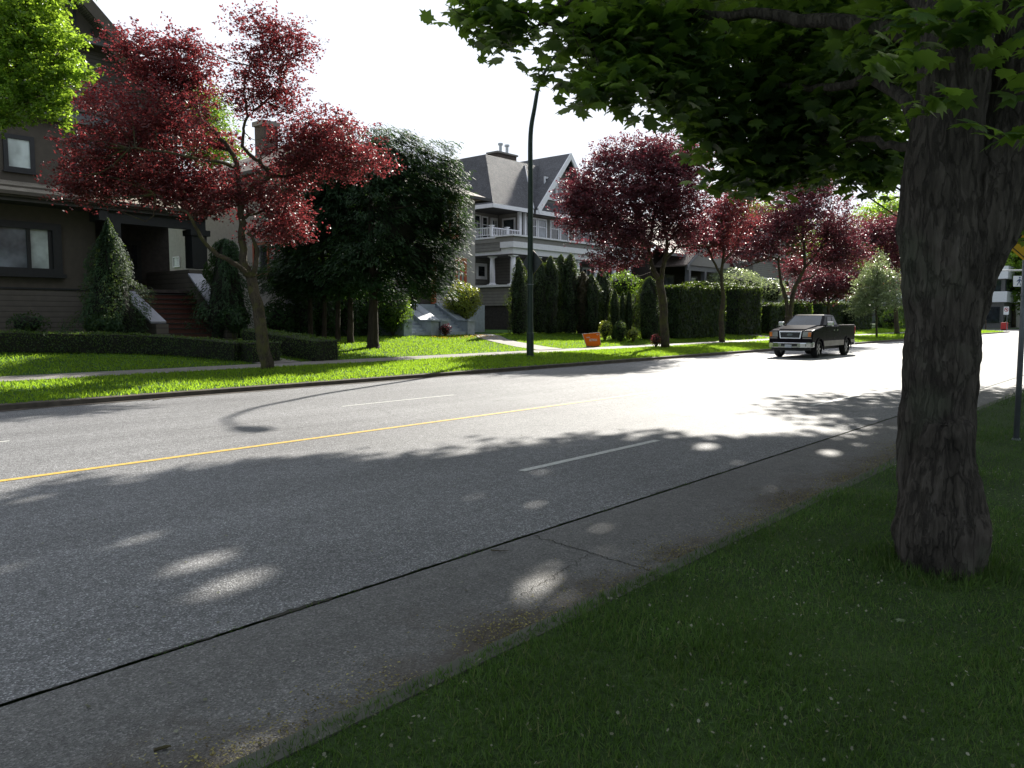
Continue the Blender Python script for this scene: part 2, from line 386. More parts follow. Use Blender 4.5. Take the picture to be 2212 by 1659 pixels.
M['box'] = leafmat('boxwood_leaf', (0.02, 0.05, 0.012), (0.045, 0.09, 0.02), (0.22, 0.36, 0.03), 0.35, 0.45, 0.45)
M['laurel'] = leafmat('yellow_green_leaf', (0.08, 0.13, 0.02), (0.20, 0.26, 0.05), (0.55, 0.60, 0.06), 0.45, 0.3, 0.6)
M['pale'] = leafmat('pale_leaf', (0.06, 0.10, 0.05), (0.30, 0.36, 0.22), (0.46, 0.56, 0.22), 0.42, 0.33, 0.6)
M['midgreen'] = leafmat('mid_green_leaf', (0.03, 0.07, 0.015), (0.07, 0.14, 0.03), (0.30, 0.48, 0.04), 0.42, 0.4, 0.5)
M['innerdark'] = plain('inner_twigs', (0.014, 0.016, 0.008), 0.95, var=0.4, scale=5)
def barkmat(name, a, b, sx=14, sz=2.0, strength=0.8, moss=None, plates=False):
    m, n, o = newmat(name); v = worldpos(n); mp = n.nodes.new('ShaderNodeMapping'); mp.inputs['Scale'].default_value = (sx, sx, sz); L(n, v, mp.inputs['Vector'])
    t = noise_node(n, 1.0, 8, mp.outputs['Vector'], 0.65); t.inputs['Distortion'].default_value = 0.6
    t2 = noise_node(n, 2.5, 4, v)
    c = ramp(n, t.outputs['Fac'], [(0.3, tuple(x*0.45 for x in a)), (0.5, a), (0.7, b)])
    k = ramp(n, t2.outputs['Fac'], [(0.3, (0.7,)*3), (0.7, (1.25,)*3)])
    col = mixc(n, 1, c.outputs['Color'], k.outputs['Color'], 'MULTIPLY')
    if moss:
        t3 = noise_node(n, 3.0, 5, v); f = ramp(n, t3.outputs['Fac'], [(0.48, (0, 0, 0)), (0.62, (0.7,)*3)])
        col = mixc(n, f.outputs['Color'], col, moss)
    hgt = t.outputs['Fac']
    if plates:   # broken bark plates with dark cracks between them
        mp2 = n.nodes.new('ShaderNodeMapping'); mp2.inputs['Scale'].default_value = (11, 11, 2.6); L(n, v, mp2.inputs['Vector'])
        td = noise_node(n, 2.2, 5, mp2.outputs['Vector']); av = n.nodes.new('ShaderNodeVectorMath'); av.operation = 'MULTIPLY_ADD'; av.inputs[1].default_value = (1.6, 1.6, 1.6)
        L(n, td.outputs['Color'], av.inputs[0]); L(n, mp2.outputs['Vector'], av.inputs[2])
        vo = n.nodes.new('ShaderNodeTexVoronoi'); vo.feature = 'DISTANCE_TO_EDGE'; vo.inputs['Scale'].default_value = 1.0; L(n, av.outputs[0], vo.inputs['Vector'])
        cr = ramp(n, vo.outputs['Distance'], [(0.0, (0.3,)*3), (0.10, (1,)*3)]); col = mixc(n, 0.28, col, cr.outputs['Color'], 'MULTIPLY')
        hgt = math_node(n, 'ADD', math_node(n, 'MULTIPLY', cr.outputs['Color'], 0.7), t.outputs['Fac'])
        ls_ = noise_node(n, 1.7, 3, v); lc = ramp(n, ls_.outputs['Fac'], [(0.56, (0, 0, 0)), (0.68, (0.5,)*3)]); col = mixc(n, lc.outputs['Color'], col, (0.10, 0.11, 0.075))
    p = pbsdf(n, col, 0.9, 0, 0.25); L(n, bump(n, hgt, strength, 0.05), p.inputs['Normal']); L(n, p.outputs[0], o.inputs['Surface']); return m
M['bark'] = barkmat('maple_bark', (0.066, 0.056, 0.046), (0.11, 0.095, 0.08), 16, 2.6, 0.85, plates=True)
M['plumbark'] = barkmat('plum_bark', (0.07, 0.055, 0.04), (0.12, 0.10, 0.07), 30, 8, 0.6, moss=(0.10, 0.10, 0.03))
M['cedarbark'] = barkmat('cedar_bark', (0.05, 0.038, 0.028), (0.09, 0.07, 0.05), 30, 3, 0.8)

# ================================================================ SETTING
def grid_strip(name, mat, Ys, x0, x1, nx, zoff=0.0, edge=None):
    mb = MB(); vs = []; fs = []
    for i in range(nx+1):
        x = x0+(x1-x0)*i/nx
        for j, Y in enumerate(Ys):
            yy = Y if not callable(Y) else Y(x)
            vs.append((x, yy, gzz(x, yy)+zoff))
    m = len(Ys)
    for i in range(nx):
        for j in range(m-1): fs.append((i*m+j, (i+1)*m+j, (i+1)*m+j+1, i*m+j+1))
    mb.add(vs, fs); o = mb.build(name, mat); return struct(o)
def kx(x):
    "inner face of the near kerb"
    t = min(1, max(0, (x-9.5)/6.0)); return 2.70 + 0.42*t*t*(3-2*t)
def gzz(x, y):
    if y < kx(x)-0.05:
        return 0.125 + 0.006*(kx(x)-y) + 0.012*mnoise.noise(Vector((x*0.6, y*0.6, 3)))
    z = gz(y)
    if 17.9 < y < 21.9 or y > 23.6: z += 0.03*mnoise.noise(Vector((x*0.35, y*0.5, 7)))
    return z
XE = 112.0
g = MB(); g.quad((-3000, -3000, -0.06), (3000, -3000, -0.06), (3000, 3000, -0.06), (-3000, 3000, -0.06))
struct(g.build('ground', M['turf']))
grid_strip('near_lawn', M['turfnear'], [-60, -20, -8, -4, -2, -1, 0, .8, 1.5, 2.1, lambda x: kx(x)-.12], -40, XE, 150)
r = MB(); r.quad((-60, 4.15, 0), (XE, 4.15, 0), (XE, 17.6, 0), (-60, 17.6, 0)); struct(r.build('road', M['asphalt']))
r = MB(); r.quad((XE, -60, -0.004), (134, -60, -0.004), (134, 80, -0.004), (XE, 80, -0.004)); struct(r.build('cross_street', M['asphalt']))
r = MB(); r.quad((-60, 2.6, -0.002), (XE, 2.6, -0.002), (XE, 4.12, -0.002), (-60, 4.12, -0.002)); struct(r.build('gutter_strip', M['gutter']))
# irregular open joint between asphalt and gutter, with a dark strip of dirt
rg = np.random.RandomState(3)
def ragged(name, mat, x0, x1, step, yf, wf, z):
    vs = []; fs = []; x = x0; i = 0
    while x < x1:
        y = yf(x); wd = wf(x); vs += [(x, y-wd, z), (x, y+wd, z)]
        if i: fs.append((2*i-2, 2*i, 2*i+1, 2*i-1))
        i += 1; x += step*(1+0.02*max(0, x))
    m = MB(); m.add(vs, fs); return struct(m.build(name, mat))
N1 = lambda a, b: mnoise.noise(Vector((a, b, 0)))
ragged('road_joint', M['crack'], -6, 110, 0.03, lambda x: 4.14+0.022*N1(x*3, 0)+0.016*N1(x*15, 2), lambda x: max(0.001, 0.004+0.010*N1(x*2.2, 5)+0.013*N1(x*26, 9)+(0.016 if 2.55 < x < 3.0 else 0)), 0.004)
def joint(name, x0, y0, x1, y1, wid=0.008, z=0.002, seed=0):
    vs = []; fs = []; n = 60; d = Vector((x1-x0, y1-y0, 0)); nn = Vector((-d.y, d.x, 0)).normalized()
    for i in range(n+1):
        c = Vector((x0, y0, z)) + d*i/n + nn*(0.05*N1(i*0.25, seed)+0.02*N1(i*1.1, seed+4)); wv = wid*(0.7+0.6*abs(N1(i*0.7, seed+8)))
        vs += [tuple(c-nn*wv), tuple(c+nn*wv)]
        if i: fs.append((2*i-2, 2*i, 2*i+1, 2*i-1))
    m = MB(); m.add(vs, fs); return struct(m.build(name, M['crack']))
joint('gutter_crack', 5.0, 4.12, 4.82, 2.75, 0.006, 0.002, 1)
joint('gutter_crack', 4.93, 3.45, 3.85, 3.25, 0.003, 0.002, 5)
joint('gutter_crack', 10.2, 4.12, 10.25, 3.0, 0.006, 0.002, 9)
joint('gutter_crack', 17.3, 4.12, 17.35, 3.2, 0.008, 0.002, 12)
joint('road_crack', 8.2, 13.9, 5.2, 14.6, 0.006, 0.003, 22)
joint('road_crack', 2.0, 12.3, 26, 12.05, 0.004, 0.003, 31)
for i, (a0, b0, a1, b1, w0) in enumerate([(4.0, 11.2, 9.5, 11.0, .004), (9.5, 11, 10.3, 12.6, .003), (20, 13, 26, 12.6, .006)]):
    joint('road_crack', a0, b0, a1, b1, w0, 0.003, 50+i*3)
joint('road_crack', 5.4, 16.2, 17, 16.0, 0.006, 0.003, 41)
# kerbs
m = MB(); vs = []; fs = []; n = 0; x = -40
while x <= XE:
    k = kx(x); vs += [(x, k+0.0, -0.01), (x, k-0.015, 0.125), (x, k-0.14, 0.13), (x, k-0.16, 0.0)]
    if n:
        a = 4*n-4; b = 4*n; fs += [(a, b, b+1, a+1), (a+1, b+1, b+2, a+2), (a+2, b+2, b+3, a+3)]
    n += 1; x += 0.5
m.add(vs, fs); struct(m.build('near_kerb', M['kerb']))
m = MB(); m.prism_x([(17.55, -0.01), (17.57, 0.095), (17.60, 0.11), (17.78, 0.112), (17.8, 0)], -60, XE); struct(m.build('far_kerb', M['darkkerb']))
# dirt and litter lying against the kerbs
def blades(name, mat, P, rng, h, wdt, label=None, lean=0.45, kind='stuff', tm=BLADE):
    n = len(P); T = rng.normal(0, lean, (n, 3)); T[:, 2] = 1
    Nn = rng.normal(0, 1, (n, 3)); Nn[:, 2] *= 0.2
    o = leaves(name, P, h*(0.5+0.9*rng.random(n)), rng, tm, mat, None, tdir=T, asp=wdt/h, N=Nn)
    o['kind'] = kind
    return o
ragged('far_gutter_dirt', M['soil'], -20, 110, 0.12, lambda x: 17.42, lambda x: 0.13+0.09*N1(x*0.9, 3)+0.05*N1(x*4, 6), 0.004)
def line_mark(name, x0, x1, yc, wd, mat):
    vs = []; fs = []; n = int((x1-x0)/0.15)+1
    for i in range(n+1):
        x = x0+(x1-x0)*i/n; a = 0.006*N1(x*9, yc); b = 0.006*N1(x*9, yc+7)
        vs += [(x, yc-wd/2+a, 0.005), (x, yc+wd/2+b, 0.005)]
        if i: fs.append((2*i-2, 2*i, 2*i+1, 2*i-1))
    m = MB(); m.add(vs, fs); return struct(m.build(name, mat))
line_mark('centre_line', -40, 108, 9.93, 0.11, M['yellow'])
for x in (-11.2, -2.1, 7.05, 16.2, 25.3, 34.4, 43.5, 52.6, 61.7, 70.8): line_mark('lane_dash', x, x+3.1, 5.96, 0.11, M['white_paint'])
for x in (-8.4, .7, 9.85, 19, 28.1, 37.2, 46.3, 55.4, 64.5, 73.6): line_mark('lane_dash', x, x+3.2, 13.08, 0.08, M['white_paint'])
# far verge, sidewalk, lawns
grid_strip('far_verge', M['turf'], [17.78, 18.6, 19.4, 20.2, 21, 21.5, 21.95], -40, XE, 180)
grid_strip('sidewalk', M['concrete'], [21.93, 23.5], -60, XE, 150, 0.012)
grid_strip('far_lawn', M['turf'], [23.48, 24.3, 25.2, 26, 27, 28, 29, 30, 31.5, 33, 40, 60, 150], -60, XE, 150)
# garden paths
def path(name, pts, wds, mat):
    vs = []; fs = []
    q = smooth_line([Vector((x, y, 0)) for x, y in pts], 8)
    for i, p in enumerate(q):
        t = (q[min(i+1, len(q)-1)]-q[max(i-1, 0)]).normalized(); nn = Vector((-t.y, t.x, 0))
        wv = wds[0]+(wds[1]-wds[0])*i/(len(q)-1)
        row = []
        for s in (-1.02, -1, -.5, 0, .5, 1, 1.02):
            c = p+nn*wv*s; row.append((c.x, c.y, gzz(c.x, c.y)+(0.03 if abs(s) <= 1 else -0.12)))
        vs += row
        if i:
            for k in range(6): fs.append((7*i-7+k, 7*i+k, 7*i+k+1, 7*i-6+k))
    m = MB(); m.add(vs, fs); return struct(m.build(name, mat))

PATHA = [(29.9, 23.3), (29.9, 24.8), (30.2, 26.3), (30.9, 28.0), (32.0, 29.5), (32.2, 30.3)]
path('garden_path', PATHA, (0.95, 0.65), M['concrete'])
path('garden_path', [(15.2, 23.3), (14.9, 26.0), (14.8, 29.2)], (0.75, 0.75), M['concrete'])
path('garden_path', [(57.5, 23.3), (57.6, 26.0), (57.5, 31.2)], (0.9, 0.8), M['concrete'])
# grass blades
rg = np.random.RandomState(11)
def scatter(n, x0, x1, y0, y1, rng): return np.stack([x0+(x1-x0)*rng.random(n), y0+(y1-y0)*rng.random(n)], 1)
def lift(A, z=0.0): return np.array([[x, y, gzz(x, y)+z] for x, y in A])
# near lawn: dense close to the camera, thinner farther along
A = []
for (x0, x1, y0, y1, dn) in [(0.5, 4.5, -1.0, 2.66, 5200), (4.5, 8, -1.5, 2.66, 2600), (8, 14, -2, 3.1, 900), (14, 30, -2, 3.1, 260)]:
    A.append(scatter(int((x1-x0)*(y1-y0)*dn), x0, x1, y0, y1, rg))
A = np.concatenate(A); keep = np.array([y < kx(x)-0.02+0.05*N1(x*4, 1)+0.02*N1(x*17, 1) for x, y in A])
# leave out what the camera can never see (behind the view)
F2 = np.array([_H.x, _H.y]); R2 = np.array([_R.x, _R.y]); dep = A@F2; side = A@R2
keep &= (dep > 1.2) & (side < dep*0.8+1.0)
A = A[keep]; P = lift(A)
far = np.clip((A@F2-3)/8, 0, 1)
hh = 0.028+0.022*rg.random(len(A))+0.012*far
hh *= np.array([1.0+0.5*N1(x*1.3, y*1.3) for x, y in A])
T = rg.normal(0, 0.55, (len(A), 3)); T[:, 2] = 1; Nn = rg.normal(0, 1, (len(A), 3)); Nn[:, 2] *= .3
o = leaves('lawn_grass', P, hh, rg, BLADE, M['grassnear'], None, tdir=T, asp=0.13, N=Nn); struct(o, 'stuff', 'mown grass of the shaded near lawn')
# clover heads and fallen blossom
A = scatter(4300, 0.5, 10, -1.5, 2.55, rg); A = A[(A@F2 > 1.3)]
A = A[np.array([N1(x*0.8, y*0.8) + 0.25*rg.randn() > -0.05 for x, y in A])]
P = lift(A, 0.035); s_ = 0.006+0.008*rg.random(len(P))
CLV = ([(-.5, -.5, 0), (.5, -.5, 0), (.6, .3, .1), (0, .7, .1), (-.6, .3, .1)], [(0, 1, 2, 3, 4)])
M['clover'] = leafmat('clover_head', (0.12, 0.13, 0.07), (0.34, 0.34, 0.26), (0.3, 0.3, 0.2), 0.3, 0.6, 0.3)
struct(leaves('clover_flowers', P, s_, rg, CLV, M['clover'], tilt=0.8), 'stuff', 'pale clover heads scattered in the near lawn')
# fallen seeds and leaf litter along the near kerb
M['litter'] = leafmat('litter', (0.07, 0.045, 0.02), (0.42, 0.38, 0.14), (0.3, 0.3, 0.06), 0.2, 0.7, 0.3)
n = 34000; X = -0.5+13*rg.random(n)**1.0; yy = np.array([kx(x) for x in X]) + np.abs(rg.normal(0, 0.22, n)); 
keep = np.array([N1(x*1.6, 31) + 0.35*rg.randn() > -0.05 for x in X]); X = X[keep]; yy = yy[keep]
P = np.stack([X, yy, np.full(len(X), 0.008)], 1)
struct(leaves('leaf_litter', P, 0.007+0.015*rg.random(len(P)), rg, OVAL, M['litter'], tilt=0.35), 'stuff', 'fallen seeds and leaf litter along the near kerb')
A = scatter(500, 0, 14, 2.9, 9, rg); P = np.stack([A[:, 0], A[:, 1], np.full(len(A), 0.006)], 1)
struct(leaves('road_grit', P, 0.006+0.012*rg.random(len(P)), rg, CLV, M['clover'], tilt=0.2), 'stuff', 'pale grit and petals lying on the road')
# weeds in the joint
A = np.stack([1.0+8*rg.random(500), 4.13+0.02*rg.randn(500)], 1); A = A[np.array([N1(x*2.2, 5) > 0.05 or 2.3 < x < 3.2 for x, y in A])]
struct(blades('joint_weeds', M['grassnear'], np.stack([A[:, 0], A[:, 1], np.full(len(A), 0.003)], 1), rg, 0.02, 0.004, lean=1.2), 'stuff', 'tiny weeds growing in the road joint')
# far grass: wider tufts
A = np.concatenate([scatter(56000, 2, 48, 17.64, 21.9, rg), scatter(15000, 48, 110, 17.64, 21.9, rg), scatter(70000, 4, 48, 23.55, 30.5, rg), scatter(12000, 48, 108, 23.55, 27, rg)])
def in_path(x, y):
    return (abs(x-14.9) < 0.7 and y > 23) or (abs(x-57.5) < 0.85 and y > 23)
pp = np.array(PATHA)
def dpath(x, y):
    best = 9
    for a, b in zip(pp, pp[1:]):
        d = b-a; t = np.clip(((x-a[0])*d[0]+(y-a[1])*d[1])/(d@d), 0, 1); q = a+d*t; best = min(best, math.hypot(x-q[0], y-q[1]))
    return best
keep = np.array([not in_path(x, y) and (y < 23 or x < 28 or x > 34 or dpath(x, y) > 0.9) for x, y in A]); A = A[keep]
P = lift(A, -0.005); far = A[:, 0] > 48
hh = (0.055+0.045*rg.random(len(A)))*np.where(far, 1.6, 1.0)
T = rg.normal(0, 0.5, (len(A), 3)); T[:, 2] = 1; Nn = rg.normal(0, 1, (len(A), 3)); Nn[:, 2] *= .3
struct(leaves('verge_grass', P, hh, rg, BLADE, M['grass'], None, tdir=T, asp=0.42, N=Nn), 'stuff', 'bright sunlit grass of the far verge and lawns')
A = scatter(260, 27.5, 31.6, 28.2, 29.5, rg); P = lift(A, 0.06)
M['dandelion'] = leafmat('yellow_flower', (0.5, 0.3, 0.02), (0.75, 0.5, 0.03), (0.6, 0.4, 0.02), 0.4, 0.6, 0.2)
struct(leaves('yellow_flowers', P, 0.045, rg, CLV, M['dandelion'], tilt=0.6), 'stuff', 'small yellow flowers in the lawn before the grey steps')
# ================================================================ HOUSES
M['stucco_dark'] = plain('brown_grey_stucco', (0.085, 0.072, 0.056), 0.85, var=0.12, scale=4, bmp=0.4)
M['siding_brown'] = siding('brown_grey_siding', (0.09, 0.077, 0.06), 0.2)
M['trim_dark'] = plain('dark_trim', (0.018, 0.019, 0.02), 0.5, var=0.2)
M['trim_grey'] = plain('grey_trim', (0.15, 0.155, 0.16), 0.55, var=0.12)
M['roof_tan'] = shingle('tan_shingles', (0.32, 0.28, 0.22), 1.2)
M['soffit'] = plain('soffit', (0.06, 0.055, 0.05), 0.7)
M['redstep'] = plain('rust_painted_steps', (0.085, 0.026, 0.018), 0.5, var=0.2)
M['capgrey'] = plain('painted_cap', (0.32, 0.33, 0.37), 0.35, var=0.1)
M['glass'] = glassmat('window_glass')
M['blind'] = glassmat('window_with_blind', (0.17, 0.19, 0.21), 0.12)
M['curtain'] = glassmat('window_with_curtain', (0.45, 0.50, 0.48), 0.2)
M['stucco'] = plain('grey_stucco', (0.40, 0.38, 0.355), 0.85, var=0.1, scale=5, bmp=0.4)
M['stucco_shaded'] = plain('shaded_grey_stucco', (0.10, 0.105, 0.115), 0.85, var=0.1, scale=5, bmp=0.4)  # cedar shade painted into a darker, bluer copy of the grey stucco
M['orange'] = plain('orange_red_trim', (0.42, 0.085, 0.03), 0.5, var=0.1)
M['stepgrey'] = plain('blue_grey_concrete', (0.34, 0.38, 0.43), 0.5, var=0.15, scale=5)
M['roof_brown'] = shingle('brown_shingles', (0.17, 0.13, 0.11), 1.0)
M['white'] = plain('white_trim', (0.82, 0.82, 0.84), 0.45, var=0.05)
M['siding_grey'] = siding('grey_lap_siding', (0.21, 0.20, 0.18), 0.21)
M['wall_grey'] = plain('flat_grey_wall', (0.24, 0.23, 0.21), 0.7, var=0.08)
M['roof_grey'] = shingle('charcoal_shingles', (0.085, 0.085, 0.095), 1.0, 0.62)
M['lattice'] = plain('dark_lattice', (0.035, 0.03, 0.028), 0.8, var=0.5, scale=9)
M['brick'] = shingle('chimney_brick', (0.09, 0.065, 0.05), 2.0)
M['metal'] = plain('galvanised', (0.45, 0.46, 0.47), 0.35, 0.7)
M['pinkflower'] = leafmat('pink_petals', (0.45, 0.08, 0.18), (0.75, 0.35, 0.45), (0.5, 0.15, 0.25), 0.35, 0.5, 0.3)
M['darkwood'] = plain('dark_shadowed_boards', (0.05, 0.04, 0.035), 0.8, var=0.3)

def window(parent, x0, x1, z0, z1, Y, glass, fm, fw=0.12, depth=0.10, mull=(), rail=(), sill=True, proud=0.0):
    "a framed window in a wall facing the street at Y (frame stands proud towards the street)"
    f = MB(); yf = Y-proud-0.06
    f.box(x0-fw, x0, yf, Y+0.03, z0-fw, z1+fw); f.box(x1, x1+fw, yf, Y+0.03, z0-fw, z1+fw)
    f.box(x0, x1, yf+0.003, Y+0.03, z1, z1+fw); f.box(x0, x1, yf+0.003, Y+0.03, z0-fw, z0)
    for mx_ in mull: f.box(mx_-fw*0.35, mx_+fw*0.35, yf+0.012, Y+0.02, z0, z1)
    for rz in rail: f.box(x0, x1, yf+0.02, Y+0.018, rz-0.03, rz+0.03)
    fo = f.build('window', fm, parent)
    g_ = MB(); g_.box(x0+0.002, x1-0.002, Y-0.015, Y+0.02, z0+0.002, z1-0.002); g_.build('pane', glass, fo)
    if sill:
        s = MB(); s.box(x0-fw-0.05, x1+fw+0.05, yf-0.06, Y+0.02, z0-fw-0.06, z0-fw-0.003); s.build('sill', fm, fo)
    return fo
def windowX(parent, y0, y1, z0, z1, X, glass, fm, fw=0.1):
    "window in a wall facing -X"
    f = MB(); xf = X-0.06
    f.box(xf, X+0.03, y0-fw, y0, z0-fw, z1+fw); f.box(xf, X+0.03, y1, y1+fw, z0-fw, z1+fw)
    f.box(xf+0.003, X+0.03, y0, y1, z1, z1+fw); f.box(xf+0.003, X+0.03, y0, y1, z0-fw, z0)
    fo = f.build('window', fm, parent)
    g_ = MB(); g_.box(X-0.015, X+0.02, y0+0.002, y1-0.002, z0+0.002, z1-0.002); g_.build('pane', glass, fo); return fo

# ---------------------------------------------------------------- house 1: dark craftsman on the left
def house_dark():
    h = empty('craftsman_house', (8, 33, 0.9), 'dark brown-grey craftsman house with a tan-shingled porch roof and red steps, leftmost house', 'house')
    w_ = MB(); w_.box(1, 13.19, 33, 44, 2.86, 6.6); w_.box(1, 17.4, 34.5, 46, 6.9, 10.2)
    w_.build('wall', M['stucco_dark'], h)
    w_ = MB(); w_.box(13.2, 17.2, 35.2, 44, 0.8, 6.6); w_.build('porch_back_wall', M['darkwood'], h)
    b = MB(); b.box(1, 13.23, 32.97, 40, 0.6, 2.84); b.build('lower_wall', M['siding_brown'], h)
    b = MB(); b.box(1, 13.26, 32.93, 33.05, 2.84, 2.90); b.build('band', M['trim_dark'], h)
    # porch roof
    p = MB(); p.prism_x([(31.9, 6.2), (34.6, 7.0), (34.6, 6.85), (31.9, 6.08)], 0, 17.35); p.build('porch_roof', M['roof_tan'], h)
    p = MB(); p.box(0, 17.4, 31.8, 31.9, 6.03, 6.24); p.box(0, 17.42, 31.7, 31.8, 6.10, 6.22); p.build('gutter', M['stucco_dark'], h)
    p = MB(); p.box(0, 17.3, 31.92, 35.2, 5.9, 6.02); p.build('soffit', M['soffit'], h)
    p = MB(); p.box(13.2, 17.3, 32.1, 32.4, 5.45, 5.9); p.box(12.95, 13.3, 32.0, 32.9, 5.5, 5.9); p.build('porch_beam', M['trim_dark'], h)
    # porch posts and parapet
    p = MB(); p.box(16.62, 17.28, 32.0, 32.6, 3.85, 5.45); p.box(16.56, 17.42, 31.94, 32.66, 5.2, 5.44); p.build('porch_post', M['trim_dark'], h)
    p = MB(); p.box(13.25, 13.75, 32.0, 32.5, 3.0, 5.45); p.build('porch_post', M['trim_dark'], h)
    p = MB(); p.box(13.25, 13.85, 31.4, 35.2, 0.8, 2.9); p.build('porch_wall', M['siding_brown'], h)
    p = MB(); p.box(16.15, 17.3, 31.4, 35.2, 0.8, 3.75); p.build('porch_wall', M['siding_brown'], h)
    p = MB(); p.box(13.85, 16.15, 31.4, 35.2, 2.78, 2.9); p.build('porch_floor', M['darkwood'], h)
    p = MB(); p.box(14.9, 15.9, 35.1, 35.25, 2.92, 5.1); d = p.build('door', M['trim_dark'], h)
    p = MB(); p.box(15.1, 15.7, 35.07, 35.11, 3.9, 4.9); p.build('pane', M['glass'], d)
    # steps, rust red, down to the street
    s = MB(); nst = 10
    for i in range(nst):
        y1 = 31.4 - i*0.26; z1 = 2.72 - i*0.19
        s.box(13.85, 16.15, y1-0.26, y1+0.02 if i else y1, z1-0.19*(1 if i < nst-1 else 1.2), z1)
    s.build('steps', M['redstep'], h)
    lines = MB()
    for i in range(nst):
        y1 = 31.4 - i*0.26; z1 = 2.72 - i*0.19
        lines.box(13.86, 16.14, y1-0.30, y1-0.262, z1-0.035, z1+0.006)
    lines.build('step_nosing', M['trim_dark'], h)
    for x0, x1, zt in ((13.4, 13.85, 2.72), (16.15, 16.6, 3.5)):
        q = MB(); q.prism_x([(31.4, zt), (31.4, 0.8), (28.6, 0.8), (28.6, 1.55), (28.95, 1.55)], x0, x1); q.build('stair_wall', M['siding_brown'], h)
        c = MB(); c.slab([(x0-0.06, 31.4, zt+0.02), (x0-0.06, 28.9, 1.58), (x1+0.06, 28.9, 1.58), (x1+0.06, 31.4, zt+0.02)], (0, -0.02, 0.07)); c.build('stair_cap', M['capgrey'], h)
    # big ground-floor window
    fo = MB(); fo.box(8.0, 11.9, 32.85, 33.04, 3.42, 3.62); fo.box(8.0, 11.9, 32.85, 33.04, 5.05, 5.3); fo.box(11.6, 11.9, 32.86, 33.04, 3.62, 5.05); fo.box(9.2, 9.42, 32.87, 33.03, 3.62, 5.05); fo.box(10.72, 10.84, 32.87, 33.03, 3.62, 5.05); fo.box(8.0, 8.2, 32.87, 33.03, 3.62, 5.05); fo.box(7.95, 12.0, 32.75, 33.02, 3.28, 3.42)
    f = fo.build('window', M['trim_dark'], h)
    a = MB(); a.box(9.42, 10.72, 32.95, 33.02, 3.62, 5.05); a.build('pane', M['blind'], f)
    a = MB(); a.box(10.84, 11.45, 32.95, 33.02, 3.62, 5.05); a.build('pane', M['curtain'], f)
    a = MB(); a.box(8.2, 9.2, 32.95, 33.02, 3.62, 5.05); a.build('pane', M['curtain'], f)
    a = MB(); a.box(11.45, 11.6, 32.94, 33.02, 3.62, 5.05); a.build('jamb', M['trim_dark'], f)
    # upper windows
    window(h, 10.75, 11.5, 7.5, 8.55, 34.5, M['curtain'], M['trim_dark'], 0.16, sill=True)
    window(h, 8.9, 10.2, 7.6, 8.6, 34.5, M['curtain'], M['trim_dark'], 0.14, rail=(8.1,))
    window(h, 13.2, 14.4, 7.7, 8.9, 34.5, M['glass'], M['trim_dark'], 0.14)
    # flared belt and attic gable
    bt = MB(); bt.prism_x([(34.5, 9.55), (34.1, 9.45), (34.05, 9.65), (34.5, 9.95)], 1, 17.2); bt.build('belt', M['trim_grey'], h)
    s_ = -0.945; ax = 10.6; az = 9.97 - (17.52-ax)*s_ 
    gq = MB(); gq.slab([(ax-6.9, 34.4, 10.0), (17.3, 34.4, 10.0), (ax, 34.4, az-0.4)], (0, 0.3, 0)); gq.build('upper_wall', siding('shingled_upper_wall', (0.13, 0.115, 0.10), 0.16), h)
    zt = 12.75; xt = 17.52-(zt-9.97)/0.945
    gq = MB(); gq.slab([(2*ax-xt+0.3, 33.75, zt), (xt-0.35, 33.75, zt), (ax, 33.75, az-0.45)], (0, 0.6, 0)); gq.build('gable', M['stucco_dark'], h)
    gq = MB(); gq.box(2*ax-xt, xt-0.1, 33.62, 33.74, zt-0.22, zt+0.02); gq.build('gable_band', M['trim_grey'], h)
    for i in range(14):
        xx = xt-0.9-i*0.62; zh = az-0.5-abs(xx-ax)*0.945
        if zh > zt+0.1: gq = MB(); gq.box(xx-0.04, xx+0.04, 33.70, 33.748, zt+0.02, zh); gq.build('batten', M['trim_dark'], h)
    for sgn in (1, -1):
        e = ax+sgn*7.35; ze = az-7.35*0.945
        r_ = MB(); r_.slab([(ax, 33.15, az+0.12), (e, 33.15, ze+0.12), (e, 45.5, ze+0.12), (ax, 45.5, az+0.12)], (0, 0, 0.16)); r_.build('roof', M['roof_tan'], h)
        r_ = MB(); r_.slab([(ax, 33.05, az+0.2), (e, 33.05, ze+0.2), (e-sgn*0.1, 33.05, ze-0.3), (ax, 33.05, az-0.38)], (0, 0.10, 0)); r_.build('barge_board', M['stucco_dark'], h)
    # eave brackets
    return h
house_dark()

